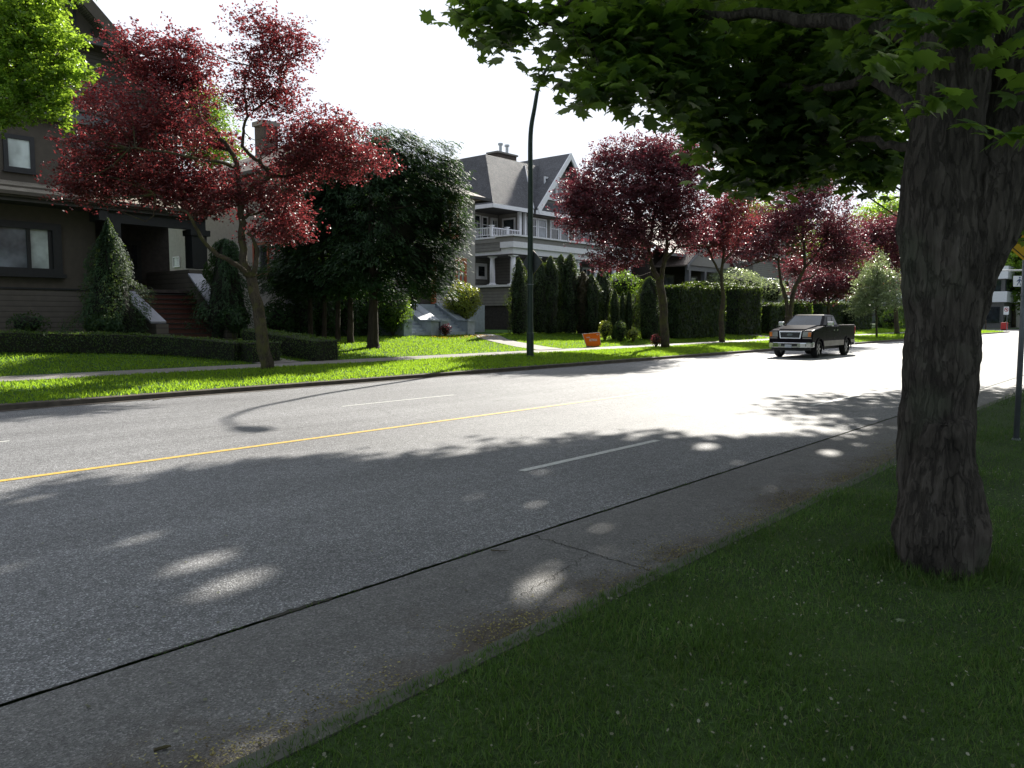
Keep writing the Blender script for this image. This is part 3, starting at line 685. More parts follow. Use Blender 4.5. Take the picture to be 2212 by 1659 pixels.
# ---------------------------------------------------------------- house 2: grey stucco behind the cedars
def house_stucco():
    h = empty('stucco_house', (29, 34, 0.9), 'grey stucco house with orange-red window trim half hidden behind the big cedars', 'house')
    w_ = MB(); w_.box(22.2, 35.3, 33.5, 47, 0.7, 8.9); w_.build('wall', M['stucco'], h)
    w_ = MB(); w_.box(22.0, 25.6, 31.6, 33.48, 0.7, 6.2); w_.build('bay', M['stucco_shaded'], h)
    r_ = MB(); x0, x1, y0, y1 = 21.4, 35.8, 32.7, 47.8; z0 = 8.85
    r_.add([(x0, y0, z0), (x1, y0, z0), (x1, y1, z0), (x0, y1, z0), (x0+6, y0+6.5, 12.0), (x1-6, y0+6.5, 12.0)], [(0, 1, 5, 4), (1, 2, 5), (2, 3, 4, 5), (3, 0, 4), (0, 3, 2, 1)])
    r_.build('roof', M['roof_brown'], h)
    r_ = MB(); r_.box(x0-.02, x1+.02, y0-0.1, y0-0.003, z0-0.14, z0+0.03); r_.box(x1+0.003, x1+0.1, y0, y1, z0-0.14, z0+0.03); r_.box(x0-0.1, x0-0.003, y0, y1, z0-0.14, z0+0.03); r_.build('gutter', M['trim_dark'], h)
    window(h, 33.75, 34.3, 3.3, 5.1, 33.5, M['curtain'], M['orange'], 0.2, rail=(3.9, 4.5), mull=(34.03,))
    window(h, 32.6, 33.7, 6.6, 8.4, 33.5, M['glass'], M['orange'], 0.16, mull=(33.15,))
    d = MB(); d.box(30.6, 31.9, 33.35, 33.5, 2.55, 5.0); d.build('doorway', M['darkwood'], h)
    d = MB(); d.box(31.45, 31.75, 33.2, 33.34, 2.5, 5.0); d.build('door_trim', M['orange'], h)
    # side wall windows (seen through the dark house's porch)
    windowX(h, 44.0, 45.3, 3.1, 4.3, 22.2, M['curtain'], M['orange'], 0.16)
    windowX(h, 44.2, 44.9, 4.7, 5.2, 22.2, M['curtain'], M['white'], 0.05)
    windowX(h, 35.2, 36.4, 4.0, 5.4, 22.2, M['glass'], M['orange'], 0.12)
    # chimney
    c = MB(); c.box(24.9, 25.8, 39.6, 40.5, 9.5, 12.35); ch = c.build('chimney', M['brick'], h)
    c = MB(); c.box(24.8, 25.9, 39.5, 40.6, 12.35, 12.6); c.build('chimney_cap', M['concrete'], ch)
    # entrance steps: two flights with sloping walls and pedestals
    zb = 0.75
    s = MB()
    s.box(26.9, 35.0, 32.45, 33.48, zb, 2.52)
    s.build('landing', M['stepgrey'], h)
    def flight(x0, x1, n, ybot, ytop, zbot, ztop):
        q = MB()
        for i in range(n):
            ya = ybot+(ytop-ybot)*i/n; z_ = zbot+(ztop-zbot)*(i+1)/(n+1)
            q.box(x0, x1, ya, ya+(ytop-ybot)/n + (0.0 if i < n-1 else 0), zb, z_)
        q.build('steps', M['stepgrey'], h)
    flight(27.0, 28.3, 8, 30.1, 32.45, 0.85, 2.5)
    flight(29.55, 31.0, 8, 30.1, 32.45, 0.85, 2.5)
    for x0, x1 in ((26.45, 27.0), (28.3, 28.85), (29.0, 29.55), (31.0, 31.55)):
        q = MB(); q.prism_x([(32.45, 2.5), (32.45, zb), (30.0, zb), (30.0, 1.58), (30.75, 1.58)], x0, x1); q.build('stair_wall', M['stepgrey'], h)
        q = MB(); q.prism_x([(32.5, 2.6), (32.5, 2.52), (30.78, 1.6), (29.9, 1.6), (29.9, 1.68), (30.74, 1.68)], x0-0.05, x1+0.05); q.build('stair_cap', M['stepgrey'], h)
    return h
house_stucco()
def flower_pot():
    b = Vector((29.5, 32.75, 2.52))
    h = empty('flower_pot', b, 'tapered grey pot of pink flowers at the head of the grey steps', 'flower pot')
    p = MB(); p.tube([b, b+Vector((0, 0, .1)), b+Vector((0, 0, .62)), b+Vector((0, 0, .7))], [.17, .18, .27, .31], 14); p.build('pot', M['stepgrey'], h)
    r_ = np.random.RandomState(2); C = np.array(b)+np.array([0, 0, .95])+r_.normal(0, 1, (260, 3))*np.array([.26, .26, .16])
    leaves('foliage', C, .09, r_, OVAL, M['midgreen'], h)
    C = np.array(b)+np.array([0, 0, 1.1])+r_.normal(0, 1, (170, 3))*np.array([.26, .26, .12]); leaves('blossom', C, .07, r_, CLV, M['pinkflower'], h)
flower_pot()

# ---------------------------------------------------------------- house 3: white-trimmed house with columns and gable
def house_white():
    h = empty('porch_house', (48, 38, 0.9), 'grey house with white trim, white-columned porch and steep charcoal gable roof beside the lamp post', 'house')
    XS = 40.58
    b = MB(); b.box(XS+0.5, 56, 39.5, 52, 0.8, 9.3); b.box(43.2, 56, 37.4, 39.5, 4.0, 6.5); b.box(43.9, 56, 37.2, 39.6, 7.3, 9.3)
    b.build('wall', M['siding_grey'], h)
    b = MB(); b.box(XS+0.05, 55.8, 35.05, 39.5, 2.6, 3.85); b.build('porch_base', M['siding_grey'], h)
    b = MB(); b.box(XS-0.1, 56, 34.9, 39.5, 3.86, 4.0); b.build('porch_sill', M['white'], h)
    b = MB(); b.box(XS+0.15, 55.7, 35.2, 39.5, 0.7, 2.6)
    b.build('lattice_base', M['lattice'], h)
    b = MB()
    for i in range(22): b.box(XS+0.1+i*0.7, XS+0.16+i*0.7, 35.12, 35.18, 0.7, 2.58)
    for i in range(6): b.box(XS+0.1, 55.7, 35.13, 35.17, 0.9+i*0.3, 0.94+i*0.3)
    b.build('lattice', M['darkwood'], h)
    # entablature over the porch
    b = MB(); b.box(XS+0.15, 55.8, 35.15, 39.5, 6.06, 6.46); b.build('lower_beam', M['white'], h)
    b = MB(); b.box(XS, 55.92, 35.0, 36.2, 6.47, 6.86); b.build('upper_beam', M['white'], h)
    b = MB(); b.box(XS+0.02, 55.9, 35.03, 39.5, 6.87, 7.2); b.build('parapet', M['wall_grey'], h)
    b = MB(); b.box(XS+0.06, XS+0.3, 36.25, 46, 6.3, 7.2); b.build('side_parapet', M['siding_grey'], h)
    b = MB(); b.box(XS-0.12, 56, 34.9, 36.6, 7.21, 7.32); b.box(XS-0.02, XS+0.4, 36.6, 46, 7.15, 7.27); b.build('parapet_cap', M['white'], h)
    b = MB(); b.box(XS+0.1, 55.7, 35.3, 39.4, 5.98, 6.05); b.build('porch_ceiling', M['soffit'], h)
    # columns
    for x, y in ((XS+0.45, 35.4), (XS+0.45, 37.3), (43.6, 35.4), (46, 35.4), (48.3, 35.4), (50.75, 35.4), (53.15, 35.4), (55.4, 35.4), (53.2, 38.6)):
        c = MB(); c.tube([(x, y, 4.12), (x, y, 4.9), (x, y, 5.85)], [0.19, 0.185, 0.155], 18)
        co = c.build('column', M['white'], h, smooth=False)
        for p in co.data.polygons: p.use_smooth = len(p.vertices) == 4
        c = MB(); c.box(x-0.29, x+0.29, y-0.29, y+0.29, 4.0, 4.06); c.tube([(x, y, 4.06), (x, y, 4.10), (x, y, 4.16)], [0.25, 0.25, 0.2], 16); c.build('base', M['white'], co)
        c = MB(); c.tube([(x, y, 5.84), (x, y, 5.92)], [0.18, 0.23], 16); c.box(x-0.24, x+0.24, y-0.24, y+0.24, 5.92, 5.975); c.build('capital', M['white'], co)
    # porch interior
    b = MB(); b.box(43.1, 43.3, 37.3, 37.5, 4.0, 5.98); b.build('corner_board', M['white'], h)
    window(h, 41.9, 42.6, 4.75, 5.45, 39.5, M['glass'], M['white'], 0.22, sill=False)
    for x0 in (45.0, 47.2, 49.6, 51.8): window(h, x0, x0+0.9, 4.5, 5.6, 37.4, M['glass'], M['white'], 0.14, mull=(x0+.45,))
    # upper recessed balcony
    b = MB(); b.box(XS+0.55, 44.3, 39.28, 39.49, 7.3, 9.3); b.build('balcony_wall', M['wall_grey'], h)
    window(h, 39.9+1.35, 41.85, 7.45, 8.95, 39.27, M['glass'], M['white'], 0.09, rail=(8.45,), sill=False)
    window(h, 42.15, 42.6, 7.45, 8.9, 39.27, M['glass'], M['white'], 0.09, rail=(8.4,), sill=False)
    b = MB(); b.box(42.95, 43.6, 39.1, 39.27, 7.3, 8.95); d = b.build('door', M['white'], h)
    b = MB(); b.box(43.08, 43.47, 39.07, 39.11, 7.7, 8.75); b.build('pane', M['glass'], d)
    b = MB()
    for xx in (43.2, 43.34): b.box(xx, xx+0.03, 39.04, 39.08, 7.7, 8.75)
    for zz in (7.95, 8.2, 8.45): b.box(43.08, 43.47, 39.045, 39.085, zz, zz+0.03)
    b.build('muntins', M['white'], d)
    b = MB(); b.box(43.8, 43.9, 37.4, 39.2, 7.3, 9.3); b.build('bay_wall', M['wall_grey'], h)
    windowX(h, 37.7, 38.7, 7.55, 8.8, 43.8, M['glass'], M['white'], 0.12)
    for x0, x1 in ((43.5, 43.75), (44.1, 44.28)):
        b = MB(); b.box(x0, x1, 36.95, 37.15, 7.3, 9.25); b.build('pilaster', M['white'], h)
    # railing
    rl = MB(); rl.box(XS+0.0, XS+0.08, 37.0, 44, 7.86, 7.93); rl.box(XS, 43.5, 36.95, 37.03, 7.86, 7.93); rl.box(XS, 43.5, 36.96, 37.02, 7.38, 7.43); rl.box(XS+0.01, XS+0.07, 37.0, 44, 7.38, 7.43)
    for i in range(40): rl.box(XS+0.02, XS+0.06, 37.15+i*0.17, 37.19+i*0.17, 7.43, 7.86)
    for i in range(16): rl.box(XS+0.17*i+.15, XS+0.17*i+0.19, 36.97, 37.01, 7.43, 7.86)
    rl = rl.build('railing', M['white'], h)
    for x, y in ((XS-0.04, 36.92), (42.15, 36.92)):
        b = MB(); b.box(x, x+0.18, y, y+0.18, 7.3, 8.0); b.box(x-0.05, x+0.23, y-0.05, y+0.23, 8.0, 8.06); b.build('newel_post', M['white'], rl)
    # eaves and roofs
    b = MB(); b.box(XS-0.4, 56.6, 36.46, 52.5, 9.22, 9.3); b.build('soffit', M['soffit'], h)
    b = MB(); b.box(XS-0.46, 44.4, 36.36, 36.46, 9.16, 9.42); b.box(XS-0.5, XS-0.4, 36.47, 52.5, 9.16, 9.42); b.box(44.4, 56.6, 36.1, 36.2, 9.1, 9.38); b.build('fascia', M['white'], h)
    x0, x1, y0, y1 = XS-0.42, 56.6, 36.44, 52.5; zt = 13.15
    r_ = MB(); r_.add([(x0, y0, 9.4), (x1, y0, 9.4), (x1, y1, 9.4), (x0, y1, 9.4), (x0+1.55, y0+2.1, zt), (x1-1.6, y0+2.1, zt), (x1-1.6, y1-2, zt), (x0+1.55, y1-2, zt)], [(0, 1, 5, 4), (1, 2, 6, 5), (2, 3, 7, 6), (3, 0, 4, 7), (4, 5, 6, 7), (0, 3, 2, 1)])
    r_.build('roof', M['roof_grey'], h)
    AX = 48.3; AZ = 13.75; EXL = 44.5; EZ = 9.45
    sl = (AZ-EZ)/(AX-EXL)
    for sgn in (-1, 1):
        e = AX+sgn*(AX-EXL)
        r_ = MB(); r_.slab([(AX, 36.1, AZ), (e, 36.1, EZ), (e, 44, EZ), (AX, 44, AZ)], (0, 0, 0.14)); r_.build('gable_roof', M['roof_grey'], h)
        r_ = MB(); r_.slab([(AX, 36.0, AZ+0.17), (e-sgn*(-.05), 36.0, EZ+0.1), (e-sgn*0.12, 36.0, EZ-0.32), (AX, 36.0, AZ-0.30)], (0, 0.1, 0)); r_.build('barge_board', M['white'], h)
    r_ = MB(); r_.slab([(EXL+0.3, 36.9, 9.5), (2*AX-EXL-0.3, 36.9, 9.5), (AX, 36.9, AZ-0.3)], (0, 0.4, 0)); r_.build('gable', M['siding_grey'], h)
    r_ = MB(); r_.slab([(EXL+0.1, 36.15, 9.4), (2*AX-EXL-0.1, 36.15, 9.4), (2*AX-EXL-0.6, 36.88, 10.05), (EXL+0.6, 36.88, 10.05)], (0, 0, 0.06)); r_.build('pent_roof', M['roof_grey'], h)
    window(h, 46.35, 47.5, 10.6, 11.9, 36.9, M['glass'], M['white'], 0.14, rail=(11.4,)); window(h, 47.75, 48.9, 10.6, 11.9, 36.9, M['glass'], M['white'], 0.14, rail=(11.4,))
    # white valley flashing
    f = MB(); f.tube([(44.45, 36.42, 9.5), (45.9, 38.5, 13.0)], 0.05, 5); f.build('flashing', M['white'], h)
    # second-floor windows under the gable
    for x0 in (44.75, 45.9, 47.4, 48.6, 50.4, 51.6, 53.5): window(h, x0, x0+0.85, 7.55, 8.9, 37.2, M['blind'] if x0 == 45.9 else M['glass'], M['white'], 0.12, rail=(8.4,), sill=False)
    b = MB(); b.box(43.9, 56, 37.0, 37.19, 7.3, 7.42); b.build('sill_band', M['white'], h)
    # chimney with two flues
    c = MB(); c.box(45.7, 47.9, 41.0, 42.0, 12.6, 14.2); ch = c.build('chimney', M['brick'], h)
    c = MB(); c.box(45.6, 48.0, 40.9, 42.1, 14.2, 14.33); c.build('chimney_cap', M['concrete'], ch)
    for xx in (46.6, 47.35):
        c = MB(); c.tube([(xx, 41.5, 14.28), (xx, 41.5, 14.4), (xx, 41.5, 14.95), (xx, 41.5, 14.96), (xx, 41.5, 15.1)], [0.22, 0.12, 0.12, 0.2, 0.2], 12); c.build('flue', M['metal'], ch)
    return h
house_white()

# ---------------------------------------------------------------- house 4 and 5, beyond the plums
def house_brown():
    h = empty('dark_shingled_house', (62, 34, 0.9), 'dark shingled house with grey gable porch behind the second plum tree', 'house')
    b = MB(); b.box(57.2, 71, 34.5, 46, 0.7, 7.2); b.build('wall', plain('brown_black_wall', (0.05, 0.035, 0.03), 0.8), h)
    b = MB(); b.prism_x([(32.4, 6.9), (38.5, 10.6), (44.5, 10.6), (47, 7.6), (38.5, 10.3), (32.4, 6.75)], 56.6, 71.5); b.build('roof', M['roof_brown'], h)
    b = MB(); b.box(56.6, 71.5, 32.3, 32.4, 6.7, 6.95); b.build('fascia', M['trim_grey'], h)
    b = MB(); b.slab([(58.4, 31.6, 6.0), (66.4, 31.6, 6.0), (62.4, 31.6, 8.6)], (0, 1.2, 0)); b.build('gable', M['wall_grey'], h)
    for s_ in (-1, 1):
        b = MB(); b.slab([(62.4, 31.4, 8.95), (62.4+s_*4.6, 31.4, 5.95), (62.4+s_*4.6, 31.4, 5.7), (62.4, 31.4, 8.7)], (0, 0.12, 0)); b.build('barge_board', M['trim_grey'], h)
        b = MB(); b.slab([(62.4, 31.5, 8.9), (62.4+s_*4.6, 31.5, 5.9), (62.4+s_*4.6, 36, 5.9), (62.4, 36, 8.9)], (0, 0, 0.12)); b.build('porch_roof', M['roof_brown'], h)
    b = MB(); b.box(58.2, 66.6, 31.7, 31.9, 5.6, 5.98); b.build('beam', M['trim_grey'], h)
    for x in (58.5, 61.2, 66): b = MB(); b.box(x, x+0.35, 31.7, 32.05, 0.8, 5.6); b.build('porch_post', M['trim_grey'], h)
    window(h, 59.6, 60.9, 3.9, 5.3, 34.5, M['blind'], M['trim_grey'], 0.12)
    window(h, 63, 65, 3.9, 5.3, 34.5, M['glass'], M['trim_grey'], 0.12, mull=(64,))
def house_grey():
    h = empty('grey_gabled_house', (84, 35, 0.9), 'pale grey gabled house far along the street, seen through the third plum tree', 'house')
    b = MB(); b.box(78, 90, 35, 46, 0.7, 8.2); b.build('wall', M['siding_grey'], h)
    for s_ in (-1, 1):
        b = MB(); b.slab([(84, 34, 12.6), (84+s_*6.8, 34, 7.9), (84+s_*6.8, 46, 7.9), (84, 46, 12.6)], (0, 0, 0.15)); b.build('roof', M['roof_grey'], h)
        b = MB(); b.slab([(84, 33.9, 12.7), (84+s_*6.8, 33.9, 8.0), (84+s_*6.8, 33.9, 7.7), (84, 33.9, 12.3)], (0, 0.1, 0)); b.build('barge_board', M['white'], h)
    b = MB(); b.slab([(78, 34.6, 8.1), (90, 34.6, 8.1), (84, 34.6, 12.3)], (0, 0.38, 0)); b.build('gable', M['wall_grey'], h)
    window(h, 82.2, 83.6, 8.6, 10.2, 34.6, M['glass'], M['white'], 0.15); window(h, 85, 86.4, 8.4, 9.8, 34.6, M['glass'], M['white'], 0.15)
    for x in (80, 83, 86): window(h, x, x+1.4, 4.2, 5.8, 35, M['glass'], M['white'], 0.15)
house_brown(); house_grey()
def office():
    h = empty('office_building', (148, 30, 0), 'low modern building with white bands across the far street, seen right of the trunk', 'building')
    b = MB(); b.box(140, 170, 22.9, 48, 0, 8.9); b.build('wall', plain('office_wall', (0.13, 0.125, 0.12), 0.7), h)
    for z0, z1 in ((7.6, 9.5), (4.1, 5.7)):
        b = MB(); b.box(139.6, 170.4, 22.5, 48.4, z0, z1); b.build('band', M['white'], h)
    for k in range(9):
        b = MB(); b.box(139.85, 139.98, 23.4+k*2.9, 25.8+k*2.9, 5.7, 7.4); b.build('window', M['glass'], h)
        b = MB(); b.box(139.85, 139.98, 23.4+k*2.9, 25.8+k*2.9, 1.0, 3.4); b.build('window', M['glass'], h)
    for k in range(9):
        b = MB(); b.box(140.5+k*3.2, 143.0+k*3.2, 22.75, 22.88, 5.7, 7.4); b.build('window', M['glass'], h)
office()
# ================================================================ TREES AND SHRUBS
PLG = 'purple-leaved plum trees along the far verge'
def plum_tree(base_px, D, label, limbs, blobs, ncl, per, seed, mat, lsize=0.075, csize=0.32, ntw=120, trunk=None, group=PLG, bark='plumbark', name='plum_tree', cat='tree', weights=None, bd=None):
    rng = np.random.RandomState(seed)
    b = atD(base_px[0], base_px[1], D); b.z = gz(b.y)-0.02
    t = empty(name, b, label, cat, group)
    mb = MB(); skel = []
    for i, (pts, r0, r1) in enumerate(limbs):
        P = poly(pts, D)
        if i == 0: P[0] = b
        q = limb(mb, P, r0, r1, 10 if i == 0 else 7, 4, 0.02, rng); skel += q
    if trunk is None:
        pass
    BL = [blob(*x) for x in blobs]
    C, P = crown(BL, rng, int(ncl*2.1), int(per*.85), csize*.85, 0.45, 0.6, weights, droop=(-.7 if mat == 'birch' else 0.05))
    P = P[P[:, 2] > b.z+0.8]
    twigs(mb, skel, C, rng, ntw)
    tr = mb.build('trunk', M[bark], t, smooth=True)
    leaves('crown', P, lsize, rng, OVAL, M[mat], t, tilt=0.75, droop=0.25, asp=1.25)
    return t
D1 = 24.06
plum_tree((577, 803), D1, 'nearest wine-red plum tree, leaning trunk beside the low hedge in front of the dark house',
    [([(577, 803), (566, 730), (553, 655), (543, 600)], 0.21, 0.16),
     ([(543, 600), (527, 570), (522, 500), (520, 426), (516, 367), (498, 325), (470, 290), (440, 262), (418, 228, D1-.5)], 0.145, 0.03),
     ([(543, 600), (505, 568, D1-.6), (460, 545, D1-1), (428, 500, D1-1.3), (405, 462, D1-1.6), (372, 440, D1-1.8), (335, 418, D1-2)], 0.09, 0.02),
     ([(545, 598), (556, 545), (548, 520), (535, 505)], 0.09, 0.04),
     ([(523, 440), (545, 405, D1+.4), (585, 381, D1+.8), (560, 350, D1+.6), (530, 325, D1+.3), (524, 285), (535, 240), (528, 190), (545, 130)], 0.10, 0.02),
     ([(585, 381, D1+.8), (640, 375, D1+1.2), (700, 360, D1+1.5), (770, 345, D1+1.2)], 0.06, 0.015),
     ([(516, 367), (480, 350, D1-.8), (430, 345, D1-1.4), (360, 330, D1-2), (280, 320, D1-2.4)], 0.07, 0.02),
     ([(498, 325), (440, 300, D1+1), (390, 240, D1+1.2), (350, 170, D1+1)], 0.06, 0.015),
     ([(530, 470), (580, 455, D1+1), (620, 470, D1+1.2), (650, 490, D1+1.2)], 0.05, 0.012),
     ([(545, 240), (600, 190, D1+.3), (620, 130, D1+.3), (600, 70, D1+.3)], 0.04, 0.012)],
    [(330, 270, 150, 95, D1-1, 1.7), (335, 145, 120, 65, D1, 1.2), (300, 90, 70, 35, D1, .8), (400, 110, 60, 45, D1, .8), (230, 340, 110, 70, D1-1.3, 1.3), (270, 400, 150, 45, D1-1.3, 1.5), (400, 390, 110, 60, D1-.5, 1.5), (430, 445, 60, 26, D1-1, .8), (350, 425, 60, 20, D1-1.5, .8), (180, 410, 75, 30, D1-1.5, .8),
     (570, 150, 80, 55, D1, .9), (590, 90, 75, 50, D1, .8), (545, 45, 55, 30, D1, .5), (650, 105, 35, 50, D1, .5), (600, 215, 75, 45, D1+.4, .9), (520, 210, 40, 50, D1, .6),
     (690, 290, 110, 55, D1+1, 1.4), (745, 345, 100, 45, D1+1.2, 1.2), (660, 350, 110, 55, D1+1, 1.3), (820, 355, 40, 22, D1+1.2, .5), (600, 420, 60, 40, D1+.8, 1.0), (625, 480, 60, 42, D1+.8, 1.0), (500, 420, 80, 50, D1, 1.2), (590, 500, 70, 35, D1+.6, .8), (400, 180, 80, 60, D1, 1.2), (470, 310, 50, 30, D1+.5, .7), (200, 210, 50, 40, D1-.5, .6)],
    1350, 40, 101, 'plum', 0.085, 0.30, 220)
D2 = 41.5
plum_tree((1437, 754), D2, 'dark purple plum tree behind the orange lawn sign, second from the left of its row',
    [([(1437, 754), (1434, 690), (1430, 640), (1424, 605)], 0.24, 0.2),
     ([(1424, 605), (1408, 575), (1402, 530), (1408, 490), (1414, 450), (1405, 400), (1400, 350)], 0.15, 0.03),
     ([(1428, 610), (1434, 570), (1440, 520), (1432, 480), (1440, 430), (1460, 380)], 0.14, 0.03),
     ([(1403, 535), (1385, 515), (1350, 502), (1305, 493), (1260, 480)], 0.09, 0.02),
     ([(1436, 565), (1452, 545), (1465, 533), (1500, 531), (1535, 530)], 0.09, 0.03),
     ([(1434, 485), (1460, 472), (1500, 462), (1545, 440)], 0.07, 0.02),
     ([(1408, 480), (1370, 450), (1330, 430), (1280, 400)], 0.07, 0.02)],
    [(1370, 410, 150, 85, D2, 3), (1400, 330, 120, 38, D2, 2), (1320, 350, 50, 45, D2, 1.2), (1290, 470, 90, 60, D2, 2.4), (1450, 430, 95, 80, D2, 2.6), (1440, 350, 80, 50, D2, 2), (1370, 505, 110, 50, D2-1, 2), (1480, 500, 70, 45, D2, 1.6), (1240, 460, 45, 50, D2, 1.2), (1310, 560, 60, 28, D2-1, 1), (1350, 560, 60, 22, D2-1, 1), (1265, 410, 60, 50, D2, 1.4), (1500, 360, 50, 50, D2, 1.2)],
    1500, 36, 202, 'plumdark', 0.115, 0.33, 160)
D3 = 57.0
plum_tree((1703, 735), D3, 'purple plum tree with forked dark limbs right behind the pickup truck',
    [([(1703, 735), (1703, 705), (1704, 682)], 0.3, 0.26),
     ([(1702, 690), (1698, 645), (1688, 612), (1683, 575), (1684, 545)], 0.17, 0.06),
     ([(1683, 562), (1665, 557), (1640, 565), (1613, 576)], 0.09, 0.03),
     ([(1684, 548), (1672, 532), (1650, 522), (1610, 520)], 0.08, 0.02),
     ([(1706, 690), (1714, 630), (1725, 605), (1738, 580), (1762, 550), (1783, 522), (1828, 500)], 0.19, 0.04),
     ([(1738, 580), (1737, 540), (1733, 480), (1735, 430), (1738, 400)], 0.12, 0.03),
     ([(1722, 610), (1750, 600), (1765, 585), (1772, 560)], 0.08, 0.02),
     ([(1783, 522), (1792, 480), (1800, 440)], 0.07, 0.02),
     ([(1733, 475), (1715, 450), (1690, 440)], 0.05, 0.02)],
    [(1740, 455, 110, 55, D3, 4), (1735, 410, 70, 35, D3, 2.5), (1650, 530, 85, 38, D3, 3), (1690, 490, 80, 45, D3, 3), (1800, 500, 70, 50, D3, 3), (1795, 555, 75, 40, D3, 2.5), (1600, 545, 50, 28, D3, 2), (1600, 490, 50, 40, D3, 2), (1830, 540, 40, 50, D3, 2), (1720, 580, 50, 25, D3+2, 2), (1760, 400, 60, 30, D3, 2)],
    950, 36, 303, 'plumdark', 0.135, 0.42, 120)
D4 = 50.0
plum_tree((1560, 748), D4, 'reddish plum tree crown filling the gap between the second plum and the forked one',
    [([(1556, 748), (1558, 690), (1562, 640), (1558, 590), (1565, 530), (1560, 480)], 0.2, 0.05), ([(1560, 600), (1540, 560), (1520, 520), (1515, 490)], 0.09, 0.03), ([(1560, 570), (1590, 530), (1605, 490)], 0.09, 0.03)],
    [(1565, 470, 75, 45, D4, 2.2), (1540, 520, 70, 35, D4, 2), (1590, 430, 50, 30, D4, 1.5), (1510, 500, 40, 40, D4, 1.5)],
    380, 34, 404, 'plum', 0.12, 0.36, 50)
D5 = 74.0
plum_tree((1938, 730), D5, 'farthest purple plum tree, its crown hanging beside the big maple trunk',
    [([(1938, 730), (1936, 690), (1932, 640), (1925, 590), (1915, 540)], 0.25, 0.08), ([(1934, 640), (1960, 590), (1975, 540)], 0.14, 0.05), ([(1928, 600), (1890, 560), (1870, 530)], 0.1, 0.04)],
    [(1900, 520, 70, 50, D5, 4), (1950, 560, 60, 70, D5, 4), (1870, 500, 50, 30, D5, 3), (1930, 490, 70, 30, D5, 3), (1990, 500, 60, 60, D5, 4)],
    520, 36, 505, 'plumdark', 0.17, 0.55, 60)
# weeping red maple in a yard, low red mass behind the truck
Dw = 70.0
plum_tree((1790, 722), Dw, 'low wine-red weeping maple above the boxed hedges behind the pickup truck',
    [([(1790, 722), (1790, 690), (1788, 650), (1785, 610)], 0.2, 0.06), ([(1788, 660), (1750, 630), (1730, 610)], 0.1, 0.03), ([(1788, 655), (1820, 625), (1840, 610)], 0.1, 0.03)],
    [(1790, 600, 75, 32, Dw, 3), (1760, 630, 60, 25, Dw, 2.5), (1830, 620, 45, 30, Dw, 2)],
    330, 34, 606, 'plumdark', 0.15, 0.45, 40, name='red_maple', group=None)
# pale young tree on the verge, right of the truck
Dv = 64.0
plum_tree((1893, 733), Dv, 'young pale green variegated tree on the verge between truck and big trunk',
    [([(1893, 733), (1893, 690), (1894, 640), (1895, 590), (1897, 560)], 0.09, 0.03), ([(1893, 670), (1870, 640), (1855, 620)], 0.05, 0.02), ([(1894, 665), (1920, 635), (1935, 610)], 0.05, 0.02)],
    [(1895, 640, 50, 38, Dv, 2), (1860, 645, 28, 25, Dv, 1.2), (1932, 640, 25, 30, Dv, 1.2), (1895, 590, 30, 30, Dv, 1.2), (1880, 610, 35, 25, Dv, 1.2), (1925, 600, 16, 22, Dv, .8), (1897, 560, 12, 16, Dv, .6), (1855, 670, 30, 15, Dv, 1)],
    330, 34, 707, 'pale', 0.12, 0.34, 40, name='young_tree', group=None)
# bright green tree, upper left
Db = 19.0
plum_tree((-175, 850), Db, 'bright sunlit green tree whose branches hang in at the upper left edge', 
    [([(-175, 850), (-170, 600), (-160, 400), (-150, 250), (-130, 100), (-100, -60)], 0.24, 0.08), ([(-160, 380), (-80, 260), (0, 180), (60, 130), (130, 120)], 0.09, 0.015), ([(-150, 260), (-60, 120), (20, 30), (90, -20)], 0.08, 0.015), ([(-165, 450), (-90, 330), (-20, 260), (50, 230)], 0.07, 0.012)],
    [(40, 90, 120, 120, Db, 1.3), (100, 60, 70, 70, Db, .9), (130, 150, 55, 50, Db, .7), (120, 210, 40, 30, Db, .5), (70, 200, 80, 60, Db, .9), (100, 245, 50, 25, Db, .5), (20, 230, 60, 45, Db, .8), (-90, 100, 130, 170, Db, 2), (60, -60, 120, 70, Db, 1.4), (10, 265, 40, 22, Db, .5), (175, 160, 22, 25, Db, .3), (150, 270, 10, 18, Db, .15), (165, 90, 20, 20, Db, .3)],
    760, 40, 808, 'birch', 0.095, 0.17, 120, name='broadleaf_tree', group=None)
# green trees behind the houses
def back_tree(x, y, D, blobs, label, seed, mat='midgreen', ncl=240, ls=0.28):
    plum_tree((x, y), D, label, [([(x, y), (x, y-60), (x+3, y-140), (x, y-220)], 0.35, 0.1), ([(x, y-120), (x-30, y-190)], .15, .05), ([(x, y-120), (x+30, y-200)], .15, .05)], blobs, ncl, 36, seed, mat, ls, 0.8, 30, name='garden_tree', group=None)
back_tree(438, 700, 62, [(440, 235, 45, 40, 62, 3), (430, 280, 50, 40, 62, 3), (450, 330, 60, 60, 62, 4)], 'soft green tree seen through the nearest plum, behind the dark house', 31, 'midgreen', 260, 0.2)
back_tree(1920, 700, 95, [(1915, 465, 60, 42, 95, 5), (1900, 540, 60, 60, 95, 6), (1960, 520, 50, 80, 95, 5)], 'bright green tree top left of the big trunk, beyond the farthest plum', 32, 'birch', 420, 0.28)
back_tree(1640, 700, 90, [(1630, 470, 60, 35, 90, 5), (1600, 520, 70, 60, 90, 6), (1690, 520, 60, 70, 90, 5)], 'green garden tree behind the pale gabled house', 33, 'midgreen', 420, 0.3)
back_tree(1780, 700, 105, [(1790, 540, 80, 70, 105, 6), (1850, 600, 70, 70, 105, 6), (1740, 600, 60, 60, 105, 6)], 'dark green tree behind the red weeping maple', 34, 'cedar', 520, 0.32)
